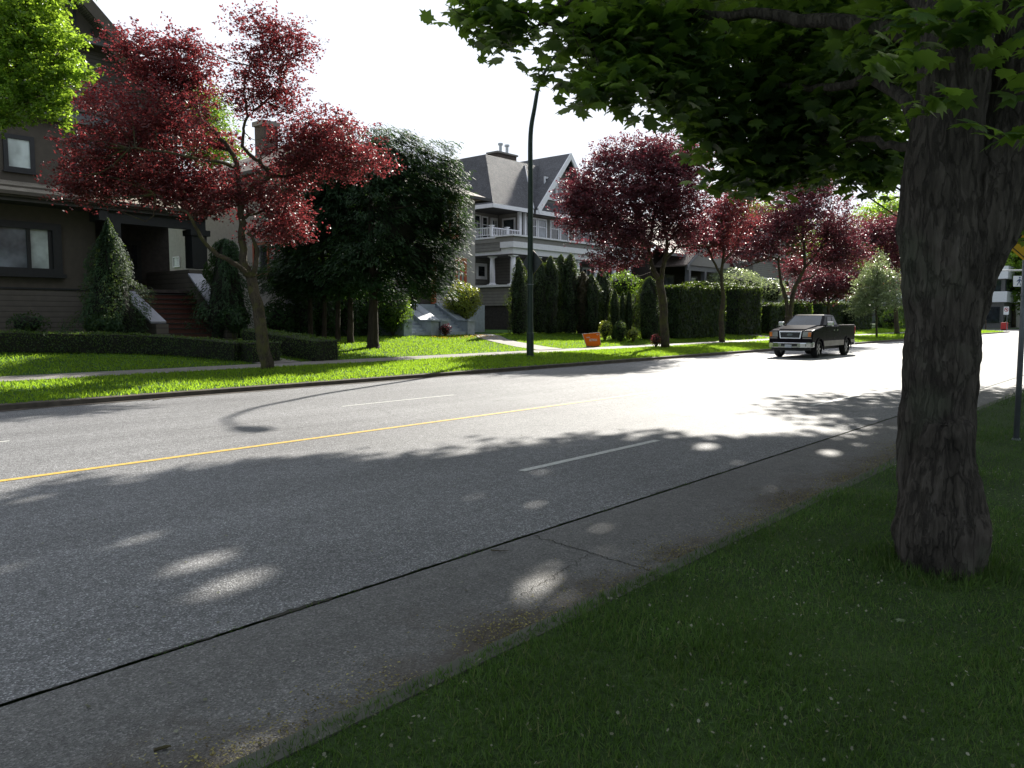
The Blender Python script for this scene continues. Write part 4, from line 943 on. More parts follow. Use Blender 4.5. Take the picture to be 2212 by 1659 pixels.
back_tree(2190, 706, 126, [(2185, 600, 40, 70, 126, 6), (2240, 560, 60, 90, 126, 7), (2150, 545, 45, 35, 140, 6), (2215, 500, 60, 50, 126, 7)], 'sunlit green tree across the far street beside the white-banded building', 35, 'birch', 900, 0.38)
back_tree(2090, 706, 135, [(2090, 640, 60, 60, 135, 7), (2040, 600, 60, 80, 135, 7)], 'green tree at the far corner mostly hidden by the big trunk', 36, 'birch', 420, 0.4)
back_tree(2330, 706, 120, [(2330, 560, 110, 120, 120, 8)], 'green tree across the far street at the right edge', 37, 'midgreen', 420, 0.4)

# ---------------------------------------------------------------- maples on the near side
# gaps in the canopy that let sunflecks through to the street
FLECKS = [(300, 1165, .22), (430, 1215, .30), (500, 1262, .30), (1160, 1090, .14), (1165, 1255, .24), (1190, 1225, .15), (1300, 1142, .13), (1310, 1190, .12), (1525, 965, .32), (1660, 1055, .12), (1790, 978, .25), (60, 1080, .2), (1400, 1110, .1), (380, 1195, .1), (560, 1240, .12), (250, 1180, .1), (480, 1180, .08), (640, 1150, .07), (900, 1090, .08), (1030, 1075, .1), (1230, 1290, .1), (1140, 1290, .12), (1480, 1035, .1), (1590, 1000, .15), (700, 1330, .05), (1850, 960, .15), (560, 1610, .14), (500, 1630, .1)]
FG = [(onG(x, y, 0.0), r) for x, y, r in FLECKS]
def open_gaps(P):
    S = np.array(SUNV); keep = np.ones(len(P), bool)
    for g_, r in FG:
        q = P-np.array(g_); d = q-(q@S)[:, None]*S; keep &= np.linalg.norm(d, axis=1) > r*0.6+0.022
    return P[keep]
# outer rim of the canopies, as the scalloped shade edge on the road shows it
EDGE = [(-120, 1068), (0, 1052), (120, 1052), (240, 1046), (350, 1022), (450, 1010), (560, 998), (680, 1006), (790, 1000), (900, 975), (1010, 968), (1120, 962), (1230, 950), (1320, 948), (1410, 958), (1500, 962), (1600, 955), (1690, 950), (1760, 925), (1830, 902), (1930, 878)]
def rim(i0, i1, rng, hh=11.6):
    o = []
    for i in range(i0, i1):
        g_ = onG(*EDGE[i], 0.0); h_ = hh+rng.uniform(-.3, .3); r = 1.0+rng.uniform(-.25, .25)
        c = g_+SUNV*(h_/SUNV.z); o.append((Vector((c.x, c.y-r*.95, h_)), r, .42, r)); o.append((Vector((c.x+.5, c.y-r*.95-1.4, h_-.2)), r*1.1, .42, r*1.1)); o.append((Vector((c.x-.3, c.y-r*.95-2.9, h_-.3)), r*1.1, .42, r*1.1))
    return o
def rim_leaves(i0, i1, seed, parent):
    rng = np.random.RandomState(seed); R_ = rim(i0, i1, rng); C = ell_sample(rng, R_, len(R_)*34, .6)
    P = np.repeat(C, 10, 0)+rng.normal(0, 1, (len(C)*10, 3))*np.array([.22, .22, .12]); return P
MG = 'big maples along the near kerb'
def maple_mesh(P, size, rng, parent, tmpl, extra_droop=0.4, name='crown'):
    return leaves(name, P, size, rng, tmpl, M['maple'], parent, tilt=0.45, droop=extra_droop)
def near_maple():
    rng = np.random.RandomState(77); D = 5.45
    b = onG(2030, 1225, 0.13)
    t = empty('maple_tree', b, 'big maple with a thick furrowed trunk standing on the near lawn', 'tree', MG)
    m = MB()
    lx = [(2028, 1250, .335), (2026, 1190, .31), (2023, 1100, .285), (2022, 1000, .275), (2028, 850, .26), (2033, 700, .262), (2035, 600, .28), (2026, 500, .28), (2030, 400, .26), (2045, 290, .25), (2062, 150, .24), (2075, 0, .22), (2085, -180, .2), (2090, -420, .17)]
    m.tube([atD(x, y, D) for x, y, r in lx], [r*.87 for x, y, r in lx], 40)
    rx = [(2050, 760, .15), (2066, 640, .2), (2095, 540, .235), (2135, 440, .25), (2180, 340, .24), (2215, 200, .23), (2240, 0, .2), (2260, -250, .17)]
    m.tube([atD(x, y, D+.05) for x, y, r in rx], [r for x, y, r in rx], 36)
    rx = [(2150, 460, .2), (2215, 400, .17), (2290, 350, .13), (2400, 300, .1)]
    m.tube([atD(x, y, D+.1) for x, y, r in rx], [r for x, y, r in rx], 24)
    for k in range(9):   # slight root flare
        a = k*0.7+0.3; c = Vector((b.x, b.y, 0)); e = c+Vector((math.cos(a), math.sin(a), 0))*(0.15+0.05*math.sin(k*3))
        m.tube([Vector((c.x+0.02*math.cos(a), c.y+0.02*math.sin(a), 1.1)), Vector((c.x+0.10*math.cos(a), c.y+0.10*math.sin(a), .7)), Vector((c.x+0.17*math.cos(a), c.y+0.17*math.sin(a), .36)), Vector((e.x, e.y, .10))], [.12, .13, .13, .10], 12)
    tr = m.build('trunk', M['bark'], t)
    md = tr.modifiers.new('r', 'REMESH'); md.mode = 'VOXEL'; md.voxel_size = 0.016; md.use_smooth_shade = True
    md = tr.modifiers.new('s', 'SMOOTH'); md.iterations = 8; md.factor = 0.5
    tx = bpy.data.textures.new('lumps', 'CLOUDS'); tx.noise_scale = 0.33; tx.noise_depth = 2
    md = tr.modifiers.new('d', 'DISPLACE'); md.texture = tx; md.strength = 0.07; md.mid_level = 0.5; md.texture_coords = 'GLOBAL'
    ex = bpy.data.objects.new('bark_texture_space', None); COL.objects.link(ex); ex.scale = (1, 1, 6.0); ex.parent = t; ex.matrix_parent_inverse = parent_inv(t); ex.empty_display_size = .05
    tx2 = bpy.data.textures.new('furrows', 'CLOUDS'); tx2.noise_scale = 0.055; tx2.noise_depth = 3
    md = tr.modifiers.new('d2', 'DISPLACE'); md.texture = tx2; md.strength = 0.055; md.mid_level = 0.5; md.texture_coords = 'OBJECT'; md.texture_coords_object = ex
    # limbs out over the road
    lm = MB(); skel = []
    for pts, r0, r1 in [([(2060, 150, 5.5), (1900, 60, 6.2), (1700, 40, 7.2), (1500, 30, 7.8), (1300, 50, 7.8), (1150, 60, 7.6)], .09, .012),
                        ([(2070, 60, 5.5), (1850, -80, 6.6), (1600, -120, 8), (1350, -60, 8), (1200, 20, 7.7), (1100, 20, 7.5)], .09, .012),
                        ([(2035, 330, 5.5), (1900, 180, 6.5), (1750, 190, 7.8), (1620, 160, 8.6), (1500, 180, 8.6)], .06, .01),
                        ([(2040, 350, 5.5), (1960, 320, 6.2), (1880, 300, 7.2), (1780, 310, 8.4), (1680, 300, 9)], .05, .01)]:
        skel += limb(lm, [atD(*p) for p in pts], r0, r1, 7, 5, 0.02, rng)
    for a in range(9):  # overhead scaffold limbs
        an = a*0.7+0.2; z0 = 5.2+0.25*a; c0 = atD(2075, 0, D) if a % 2 else atD(2240, 0, D); c0.z = z0
        e = Vector((b.x+6.2*math.cos(an), b.y+6.0*math.sin(an), z0+2.8)); mid = (c0+e)/2+Vector((0, 0, 1.0))
        limb(lm, [c0, mid, e], .11, .02, 6, 5, 0.03, rng)
    # visible spray clusters
    BL = [(1075, 32, 58, 28, 7.5, .3), (1035, 10, 40, 25, 7.5, .3), (1105, 66, 36, 14, 7.5, .2), (1215, 22, 50, 26, 7.6, .3), (1300, 72, 68, 44, 7.7, .5), (1310, 125, 45, 22, 7.7, .3), (1400, 60, 130, 90, 8, .6),
          (1350, 215, 28, 18, 7.3, .15), (1300, 190, 25, 18, 7.3, .15), (1345, 170, 45, 30, 7.5, .25), (1410, 160, 60, 35, 7.8, .4), (1500, 130, 100, 90, 8.2, .7), (1460, 230, 40, 22, 8, .3), (1560, 300, 60, 50, 8.6, .5), (1545, 240, 60, 60, 8.5, .5), (1640, 180, 120, 120, 8.8, .8),
          (1590, 385, 50, 28, 8.8, .4), (1670, 330, 90, 60, 9, .7), (1660, 390, 50, 22, 9, .4), (1770, 250, 130, 110, 8.6, .8), (1760, 365, 60, 35, 9, .5), (1850, 200, 100, 130, 7.8, .7), (1860, 360, 50, 25, 8.2, .4), (1920, 330, 40, 35, 7.8, .4), (1900, 380, 30, 20, 8.0, .3),
          (1950, 80, 110, 90, 6.6, .5), (1740, 50, 160, 90, 8.4, .9), (2190, 420, 40, 40, 9, .4), (2200, 500, 30, 22, 9.5, .3)]
    BLw = [blob(*x) for x in BL]; wts = [max(1, x[2]*x[3])**0.75*(0.6+0.4*x[5]) for x in BL]
    C = ell_sample(rng, BLw, 900, 0.6, wts); per = 9
    P = np.repeat(C, per, 0)+rng.normal(0, 1, (len(C)*per, 3))*np.array([.16, .16, .09])
    # separate hanging sprays at the edge of the crown
    for x, y, rx, ry, d_, n_ in [(1985, 70, 45, 40, 5.0, 34), (2080, 30, 60, 35, 4.95, 34), (2170, 60, 40, 50, 4.9, 26), (2190, 170, 25, 30, 4.8, 8), (2000, 226, 34, 10, 4.75, 9), (2060, 205, 22, 8, 4.75, 5), (2168, 285, 28, 10, 4.6, 9), (1945, 125, 25, 16, 4.8, 7), (2110, 262, 10, 6, 4.6, 2), (1158, 175, 14, 9, 7.2, 6), (1182, 160, 16, 10, 7.2, 9), (1206, 172, 12, 8, 7.2, 6), (1350, 218, 16, 12, 7.3, 8), (1288, 195, 16, 12, 7.4, 8), (1325, 150, 30, 20, 7.5, 12), (1020, 30, 25, 25, 7.5, 12), (1055, 80, 40, 18, 7.5, 16), (1112, 88, 26, 8, 7.5, 7), (1440, 215, 24, 16, 8, 12), (1500, 290, 20, 14, 8.4, 8), (1545, 385, 26, 18, 8.8, 14), (1620, 400, 26, 14, 8.8, 14), (1730, 395, 30, 14, 9, 14), (1830, 395, 20, 10, 8.4, 8), (1905, 400, 18, 10, 8, 8)]:
        c_ = np.array(atD(x, y, d_)); k_ = d_/FPX
        P = np.concatenate([P, c_+rng.normal(0, 1, (n_, 1))*np.array(_R)*rx*k_+rng.normal(0, 1, (n_, 1))*np.array([0, 0, 1.0])*ry*k_+rng.normal(0, .07, (n_, 1))*np.array(_H)])
    ctr = MB(); twigs(ctr, skel, C, rng, 260, 0.006)
    lm.v, lm.f = lm.v, lm.f; k = len(lm.v); lm.v += ctr.v; lm.f += [tuple(i+k for i in f) for f in ctr.f]
    lm.build('limbs', M['bark'], t, smooth=True)
    maple_mesh(P, 0.155, rng, t, MAPLE, 0.55)
    # the rest of the crown, above the picture
    big = [((b.x+0.5, b.y+0.2, 8.6), 6.0, 2.5, 6.0), ((b.x-3, b.y-1, 7.0), 3.5, 1.2, 4.0), ((b.x+3, b.y-2, 8), 4, 2.6, 5), ((b.x+1, b.y+3.5, 9.0), 3.5, 1.6, 4.0)]
    big = [(Vector(c), a, bb, c2) for c, a, bb, c2 in big]
    C = ell_sample(rng, big, 1500, 0.5); P = np.repeat(C, 10, 0)+rng.normal(0, 1, (len(C)*10, 3))*np.array([.3, .3, .16])
    # a broad crown does not reach down over the open street
    px = (P@np.array(_R)); dp = P@np.array(_H)
    P = P[~((P[:, 2] < 1.8+0.41*dp) & (px < 2.0))]
    P = open_gaps(P)
    maple_mesh(P, 0.19, rng, t, LOBE, 0.3)
near_maple()
def street_maple(bx, by, label, seed, shape, n, r0=0.36, edge=None):
    rng = np.random.RandomState(seed); b = Vector((bx, by, 0.12))
    t = empty('maple_tree', b, label, 'tree', MG); m = MB(); skel = limb(m, [b, b+Vector((0.1, 0, 2)), b+Vector((.1, .2, 4)), b+Vector((.3, .6, 7)), b+Vector((.4, .8, 11))], r0, .1, 14, 4, .02, rng)
    for (c, a, zz, d) in shape:
        c = Vector(c); mid = (b+Vector((0, 0, 4.2))+c)/2+Vector((0, 0, .6)); skel += limb(m, [b+Vector((.1, .2, 4)), mid, c], .14, .03, 7, 5, .04, rng)
    S = [(Vector(c), a, zz, d) for c, a, zz, d in shape]
    C = ell_sample(rng, S, n, 0.5); twigs(m, skel, C, rng, 160, .012)
    m.build('trunk', M['bark'], t, smooth=True)
    P = np.repeat(C, 11, 0)+rng.normal(0, 1, (n*11, 3))*np.array([.36, .36, .2])
    if edge: P = np.concatenate([P, rim_leaves(edge[0], edge[1], seed+7, t)])
    P = open_gaps(P); dp = P@np.array(_H); px = P@np.array(_R)
    P = P[~((P[:, 2] < 1.85+0.41*dp) & (px < 0.055*dp))]   # high arching underside over the open street
    maple_mesh(P, 0.23, rng, t, LOBE, 0.35)
street_maple(20.5, 1.0, 'second maple visible along the near kerb, its crown arching above the street', 88,
    [((19.5, 7.0, 10.5), 4.6, 2.6, 5.2), ((17.0, 4.0, 9.2), 4.4, 2.4, 4.5), ((23, 4, 9.5), 4.5, 3.0, 5.0), ((20.5, 10.8, 11.6), 4.0, 1.5, 4.2), ((23.5, 8, 11), 4, 2, 4), ((19.5, 1.5, 12.0), 5, 2.0, 5)], 4200, edge=(7, 14))
street_maple(14.6, -0.8, 'maple standing between the nearest one and the second, its trunk just outside the right edge', 123,
    [((13.5, 8.5, 10.3), 4.6, 1.3, 4.6), ((12, 4.5, 9.6), 4.5, 1.5, 4.5), ((16, 11.8, 11.8), 4.2, 1.3, 4.2), ((15, 4, 11), 5, 1.6, 5), ((10.5, 10.5, 10.5), 3.0, 1.0, 3.2)], 4200, edge=(0, 7))
street_maple(33.0, 0.8, 'third big maple up the near kerb, over the far part of the street', 99,
    [((33, 6.0, 10.0), 5.2, 2.8, 5.2), ((31, 2.5, 9), 4.6, 2.8, 4.6), ((36, 3.5, 9.5), 4.6, 3, 4.6), ((33.5, 9.5, 11.2), 3.4, 1.5, 3.6)], 2600, edge=(14, 21))
street_maple(47.0, 0.8, 'fourth big maple up the near kerb, farthest one shading the street', 111,
    [((47, 4.0, 9.5), 5.0, 3.0, 5.0), ((46, 1.5, 8.5), 4.6, 3, 4.6), ((50, 2.5, 9), 4.6, 3, 4.6)], 1600)

def base_tufts():
    rng = np.random.RandomState(9); b = onG(2030, 1225, 0.13); a = rng.random(1500)*6.283; r_ = .27+.25*rng.random(1500)**1.5
    P = np.stack([b.x+r_*np.cos(a), b.y+r_*np.sin(a), np.full(1500, .125)], 1)
    struct(blades('trunk_grass', M['grassnear'], P, rng, .085, .008, lean=.4), 'stuff', 'longer unmown grass round the foot of the big maple')
base_tufts()
# unseen near-side trees added to darken truck reflections and shade; others close the street
rr_ = np.random.RandomState(5)
for i, (x, y, h_, r_, lb) in enumerate([(24, -11, 9, 4.5, 'added tree behind the near verge, unseen outside the right edge'), (34, -12, 10, 5, 'second added unseen tree behind the near verge'), (45, -11, 9, 5, 'third added unseen tree behind the near verge'), (57, -12, 11, 5.5, 'fourth added unseen tree behind the near verge'), (70, -11, 10, 5.5, 'fifth added unseen tree behind the near verge'), (84, -10, 10, 5.5, 'sixth added unseen tree behind the near verge'), (150, 16, 12, 7, 'left tree of those closing the far end of the street'), (155, 4, 13, 7.5, 'middle tree of those closing the far end of the street'), (150, -9, 12, 7, 'right tree of those closing the far end of the street'), (100, -9, 11, 6, 'seventh added unseen tree behind the near verge')]):
    t = empty('garden_tree', (x, y, .15), lb, 'tree'); m = MB(); b = Vector((x, y, .1)); limb(m, [b, b+Vector((0, 0, h_*.4)), b+Vector((.2, 0, h_*.8))], .3, .08, 8); limb(m, [b+Vector((0, 0, h_*.35)), b+Vector((r_*.4, r_*.2, h_*.6))], .12, .03, 6); m.build('trunk', M['bark'], t, smooth=True)
    C = ell_sample(rr_, [(Vector((x, y, h_*.62)), r_, h_*.4, r_), (Vector((x, y, h_*.28)), r_*.9, h_*.26, r_*.9)], 330, .5); P = np.repeat(C, 14, 0)+rr_.normal(0, .6, (330*14, 3)); P = P[P[:, 2] > .3]
    leaves('crown', P, .55, rr_, LOBE, M['maple'], t, tilt=.8)
# ---------------------------------------------------------------- conifers
def spray_crown(parent, prof, base, h, n, rng, mat, size, droop=0.35, name='crown', lean=(0, 0), wob=0.18, up=False, z0=0.0, flatn=1.0, tmpl=SPRAY):
    "foliage in a shell: prof(t) -> radius at height fraction t"
    t = rng.random(n)**0.85; a = rng.random(n)*2*math.pi
    rr = np.array([prof(x) for x in t])
    lump = np.array([1+wob*2.2*mnoise.noise(Vector((math.cos(q)*1.6, math.sin(q)*1.6, x*h*0.7+base[0]))) + wob*1.2*mnoise.noise(Vector((math.cos(q)*4, math.sin(q)*4, x*h*1.9))) for q, x in zip(a, t)])
    rad = rr*lump*(0.62+0.42*rng.random(n)**0.5)
    P = np.stack([base[0]+lean[0]*t+rad*np.cos(a), base[1]+lean[1]*t+rad*np.sin(a), base[2]+z0+(h-z0)*t+0.03*rng.randn(n)], 1)
    O = np.stack([np.cos(a), np.sin(a), np.full(n, 1.1 if up else -droop)], 1)
    Nn = np.stack([np.cos(a)*0.8, np.sin(a)*0.8, np.full(n, 0.35 if up else 0.8)], 1)+rng.normal(0, 0.4, (n, 3))
    return leaves(name, P, size, rng, tmpl, M[mat], parent, tdir=O, N=Nn)
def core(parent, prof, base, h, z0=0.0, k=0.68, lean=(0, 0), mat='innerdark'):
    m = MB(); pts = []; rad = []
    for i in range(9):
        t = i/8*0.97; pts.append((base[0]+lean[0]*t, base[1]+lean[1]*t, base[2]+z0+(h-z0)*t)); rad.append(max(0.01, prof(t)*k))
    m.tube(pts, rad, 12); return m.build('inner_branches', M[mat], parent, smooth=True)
def conifer(name, label, base, h, prof, n, mat, size, seed, group=None, z0=0.1, trunk_r=0.08, **kw):
    rng = np.random.RandomState(seed); t = empty(name, base, label, 'tree' if h > 3.2 else 'shrub', group)
    m = MB(); m.tube([base-Vector((0, 0, .05)), base+Vector((0, 0, h*0.5)), base+Vector((0, 0, h*0.92))], [trunk_r, trunk_r*0.7, 0.015], 9); m.build('trunk', M['cedarbark'], t, smooth=True)
    core(t, prof, base, h, z0, lean=kw.get('lean', (0, 0)))
    spray_crown(t, prof, base, h, n, rng, mat, size, z0=z0, **kw); return t
# row of tall cedars between the dark house and the grey house
CG = 'cedars standing in a row before the grey stucco house'
def cedar(px, py, r_tr, label, seed, blobs, n):
    rng = np.random.RandomState(seed); b = onG(px, py); D = Dof(b)
    t = empty('cedar_tree', b, label, 'tree', CG); m = MB()
    skel = limb(m, [b-Vector((0, 0, .05)), b+Vector((0, 0, .35)), b+Vector((0.05, 0, 2.5)), b+Vector((0, .05, 5)), b+Vector((0, 0, 8))], r_tr, .04, 12, 4, .01, rng)
    BL = [blob(x, y, rx, ry, D, rd) for x, y, rx, ry, rd in blobs]
    C = ell_sample(rng, BL, n//11, 0.36)
    twigs(m, skel, C, rng, 120, .014, 2.5); m.build('trunk', M['cedarbark'], t, smooth=True)
    P = np.repeat(C, 22, 0); k = len(P); cc = np.array(b); out = P-np.array([cc[0], cc[1], 0]); out[:, 2] = 0; out /= np.linalg.norm(out, axis=1, keepdims=True)+1e-6
    s = rng.random(k)[:, None]; P = P+out*(s*0.5-.1)-np.array([0, 0, 1])*(s**2*0.25)+rng.normal(0, 1, (k, 3))*np.array([.13, .13, .07])
    T = out+np.array([0, 0, -0.55])+rng.normal(0, .25, (k, 3)); Nn = np.array([0, 0, 1.0])+out*0.5+rng.normal(0, .35, (k, 3))
    leaves('crown', P, 0.19, rng, SPRAY, M['cedar'], t, tdir=T, N=Nn, asp=.8)
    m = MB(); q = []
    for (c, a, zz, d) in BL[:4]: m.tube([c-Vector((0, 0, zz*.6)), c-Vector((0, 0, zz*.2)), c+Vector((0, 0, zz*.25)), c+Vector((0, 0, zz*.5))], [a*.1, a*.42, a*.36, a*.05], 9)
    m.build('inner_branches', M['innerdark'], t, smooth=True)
cedar(806, 752, .34, 'thickest cedar with flared trunk at the right end of the cedar row', 1, [(860, 480, 110, 120, 1.9), (850, 360, 80, 75, 1.5), (930, 450, 70, 110, 1.4), (905, 560, 75, 70, 1.4), (950, 360, 38, 60, .9), (880, 310, 35, 30, .8), (818, 305, 26, 34, .7), (865, 300, 22, 34, .6), (925, 335, 26, 34, .7), (960, 330, 16, 30, .5), (985, 470, 22, 60, .7), (985, 400, 18, 30, .6), (955, 520, 50, 80, 1.1), (800, 560, 110, 60, 1.8), (850, 615, 110, 34, 1.4), (930, 600, 62, 45, 1.2), (965, 430, 38, 90, 1.0), (880, 420, 90, 90, 1.6)], 24000)
cedar(757, 741, .19, 'cedar trunk next to the thickest one', 2, [(770, 470, 90, 130, 1.6), (810, 330, 50, 60, 1.1), (760, 380, 60, 60, 1.2), (760, 600, 90, 50, 1.4)], 9000)
cedar(730, 739, .15, 'slim cedar second from the thickest one', 3, [(715, 480, 80, 110, 1.5), (725, 380, 60, 80, 1.3), (730, 300, 35, 45, 1.0), (700, 600, 85, 45, 1.3)], 7500)
cedar(701, 735, .14, 'slim cedar in the middle of the cedar row', 4, [(690, 450, 70, 110, 1.5), (690, 350, 50, 60, 1.2), (695, 290, 30, 35, .9), (660, 590, 75, 50, 1.2)], 6000)
cedar(671, 732, .15, 'slim cedar second from the left of the cedar row', 5, [(655, 460, 50, 110, 1.4), (660, 350, 35, 60, 1.2), (640, 600, 60, 45, 1.1)], 5200)
cedar(642, 728, .14, 'leftmost slim cedar of the row, behind the nearest plum', 6, [(625, 500, 50, 95, 1.4), (640, 400, 22, 60, 1.2), (600, 600, 50, 45, 1.0)], 4500)
# spruce and shrubs in front of the dark house
def cone(R, p=0.8, b=0.0): return lambda t: max(0.02, R*((1-t)**p)*(1.0 if t > b else 0.75+0.25*t/max(b, 1e-3)))
b = onY(243, 720, 29.6); b.z = gz(29.6)
conifer('spruce_tree', 'blue-green pointed spruce beside the red steps of the dark house', b, 1.8+(685-478)/FPX*Dof(b)-b.z, cone(1.42, 0.85, .1), 17000, 'spruce', 0.10, 21, z0=.05, droop=.05, wob=.4)
b = onY(492, 715, 29.3); b.z = gz(29.3)
conifer('spruce_tree', 'dark drooping conifer behind the nearest plum trunk, right of the red steps', b, 1.8+(685-520)/FPX*Dof(b)-b.z, cone(1.2, 0.5, .2), 12000, 'cedar', 0.11, 22, z0=.2, droop=.4, wob=.6)
def ball_bush(name, label, px, py, rx, rz, Y, mat, n, seed, ls, rd=None, group=None, tm=OVAL, cat='shrub', flat=1.0):
    rng = np.random.RandomState(seed); c = onY(px, py, Y); D = Dof(c); k = D/FPX; z0 = gz(Y)
    t = empty(name, (c.x, c.y, z0), label, cat, group)
    a, bz, d = rx*k, rz*k, (rd or rx*k*.9)
    dd = rng.normal(0, 1, (n, 3)); dd /= np.linalg.norm(dd, axis=1, keepdims=True)
    lump = np.array([1+0.28*mnoise.noise(Vector(q)*2.0+Vector((seed, 0, 0)))+.12*mnoise.noise(Vector(q)*6) for q in dd])
    r_ = (0.68+0.34*rng.random(n)**.6)*lump
    P = np.array(c)+(dd*r_[:, None])*np.array([a, d, bz]); ok = P[:, 2] > z0+.03; P = P[ok]; dd = dd[ok]
    m = MB()
    for q in range(5): e = Vector((c.x+a*.5*math.cos(q*1.3), c.y+d*.5*math.sin(q*1.3), c.z)); m.tube([Vector((c.x, c.y, z0-.03)), (Vector((c.x, c.y, z0))+e)/2, e], [.04, .03, .015], 6)
    m.build('stems', M['plumbark'], t)
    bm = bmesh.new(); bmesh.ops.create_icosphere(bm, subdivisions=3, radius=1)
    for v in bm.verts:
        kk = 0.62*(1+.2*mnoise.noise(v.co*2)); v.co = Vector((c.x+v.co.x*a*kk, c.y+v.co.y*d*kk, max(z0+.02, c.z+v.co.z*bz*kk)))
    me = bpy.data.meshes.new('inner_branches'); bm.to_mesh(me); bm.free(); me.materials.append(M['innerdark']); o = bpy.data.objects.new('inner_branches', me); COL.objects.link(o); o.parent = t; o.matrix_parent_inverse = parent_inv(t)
    leaves('crown', P, ls, rng, tm, M[mat], t, N=dd+rng.normal(0, .5, dd.shape), asp=1.2)
    return t
ball_bush('round_bush', 'low blue-green shrub at the foot of the blue-green spruce', 222, 700, 35, 26, 28.9, 'spruce', 1800, 41, .10)
ball_bush('round_bush', 'dark shrub between the red steps and the nearest plum trunk', 505, 690, 38, 30, 28.6, 'cedar', 1500, 42, .10)
ball_bush('round_bush', 'small sparse shrub against the brown siding at the left edge', 60, 700, 40, 26, 31.8, 'spruce', 700, 43, .09)
ball_bush('yellow_bush', 'rounded glossy yellow-green bush right of the grey entrance steps', 1000, 650, 38, 40, 31.3, 'laurel', 4200, 44, .115, 1.0)
ball_bush('entry_bush', 'dark leafy bush left of the grey entrance steps', 848, 672, 42, 45, 30.6, 'midgreen', 3600, 45, .11, .9)
ball_bush('entry_bush', 'narrow green bush between the flower pot and its sloping stair wall', 893, 640, 12, 24, 31.8, 'midgreen', 900, 46, .09, .4)
ball_bush('red_shrub', 'low maroon shrub between the two grey stair flights', 962, 711, 12, 12, 29.6, 'plumdark', 600, 47, .07, .35)
ball_bush('red_shrub', 'small pinkish-red shrub at the foot of the plum behind the lawn sign', 1417, 735, 9, 14, 22.6-1.2, 'plum', 350, 48, .08, .3)
ball_bush('pale_bush', 'tall loose pale green shrub before the white columns', 1345, 618, 38, 32, 31.5, 'midgreen', 1500, 49, .15, 1.4)
ball_bush('pale_bush', 'small bright shrub at the foot of the slim arborvitae', 1307, 712, 15, 22, 26.0, 'laurel', 600, 50, .09, .4)
ball_bush('fern_clump', 'blue-green spiky plant by the slim arborvitae', 1340, 715, 14, 22, 25.2, 'spruce', 600, 51, .12, .4)
ball_bush('pale_bush', 'bright green fern-like clump left of the rounded hedge', 1368, 722, 13, 14, 24.8, 'laurel', 500, 52, .1, .4)
ball_bush('dogwood', 'wide pale variegated shrub rising behind the draped hedge', 1585, 612, 95, 32, 31.0, 'pale', 4600, 53, .15, 2.0)
ball_bush('dogwood', 'pale variegated shrub behind the pickup truck hedge', 1665, 632, 40, 30, 30.0, 'pale', 1900, 54, .15, 1.5)
ball_bush('round_bush', 'bright green bush right of the young pale tree', 1925, 690, 20, 22, 26.0, 'midgreen', 900, 55, .18, 1.2)
ball_bush('round_bush', 'dark bush beside the big trunk at the end of the lawns', 1955, 690, 30, 28, 27.5, 'cedar', 900, 56, .22, 1.6)
ball_bush('round_bush', 'dark clipped bush before the white-banded building', 2137, 694, 24, 15, 25.0, 'box', 700, 57, .35, 3)
for i, (x, y, rx, rz) in enumerate([(650, 690, 34, 50), (700, 680, 36, 56), (752, 675, 34, 62), (805, 665, 40, 66), (600, 695, 34, 48)]):
    ball_bush('understory_shrub', ['dark shrub behind the second-left slim cedar trunk', 'dark shrub behind the middle slim cedar trunk', 'dark shrub behind the cedar trunk next to the thickest', 'tall dark shrub behind the thickest cedar trunk', 'dark shrub left of the cedar row'][i], x, y, rx, rz, 30.9, 'cedar', 1600, 90+i, .13, .8, group='dark shrubs behind the cedar trunks')
# arborvitae
AG = 'pointed arborvitae before the white-trimmed house'
def column(R, tp=0.35): return lambda t: max(0.02, R*(1.0 if t < 1-tp else max(0, (1-(t-1+tp)/tp))**0.6)*(0.8+.2*min(1, t*6)))
def arbor(px, top, bot_px, half, label, seed, Y, mat='arbor', tp=.3, n=3400, group=AG, name='arborvitae'):
    b = onY(px, bot_px, Y); b.z = gz(Y); k = Dof(b)/FPX; h = 1.8+(685-top)*k-b.z
    conifer(name, label, b, h, column(half*k, tp), int(n*1.9), mat, .115, seed, group, z0=.05, up=True, wob=.3)
arbor(1121, 560, 715, 25, 'pointed arborvitae just left of the lamp post', 61, 29.8, n=3600, tp=.6)
arbor(1166, 562, 720, 22, 'arborvitae just right of the lamp post', 62, 30.0)
arbor(1189, 556, 720, 22, 'second pointed arborvitae right of the lamp post', 63, 29.7)
arbor(1211, 553, 722, 22, 'third pointed arborvitae right of the lamp post', 64, 29.9)
arbor(1231, 551, 722, 22, 'tallest pointed arborvitae right of the lamp post', 65, 29.5, n=3000)
arbor(1258, 589, 726, 21, 'browned arborvitae before the first far column', 66, 29.0, mat='arborbrown')
arbor(1276, 596, 728, 21, 'green arborvitae right of the browned one', 67, 28.6)
arbor(1297, 584, 728, 21, 'broad arborvitae behind the orange lawn sign', 68, 28.8, n=3000)
arbor(1311, 592, 728, 11, 'narrow arborvitae on the right of the broad one', 69, 28.6, n=1800)
arbor(1327, 627, 732, 11, 'slim short arborvitae, left one of three', 70, 26.2, n=1800)
arbor(1344, 632, 732, 7, 'slimmest short arborvitae, middle one of three', 71, 26.4, n=1200)
arbor(1358, 629, 732, 9, 'slim short arborvitae, right one of three', 72, 26.2, n=1500)
arbor(1402, 600, 738, 28, 'wide rounded arborvitae behind the plum trunk', 73, 25.6, tp=.22, n=5000, group=None)
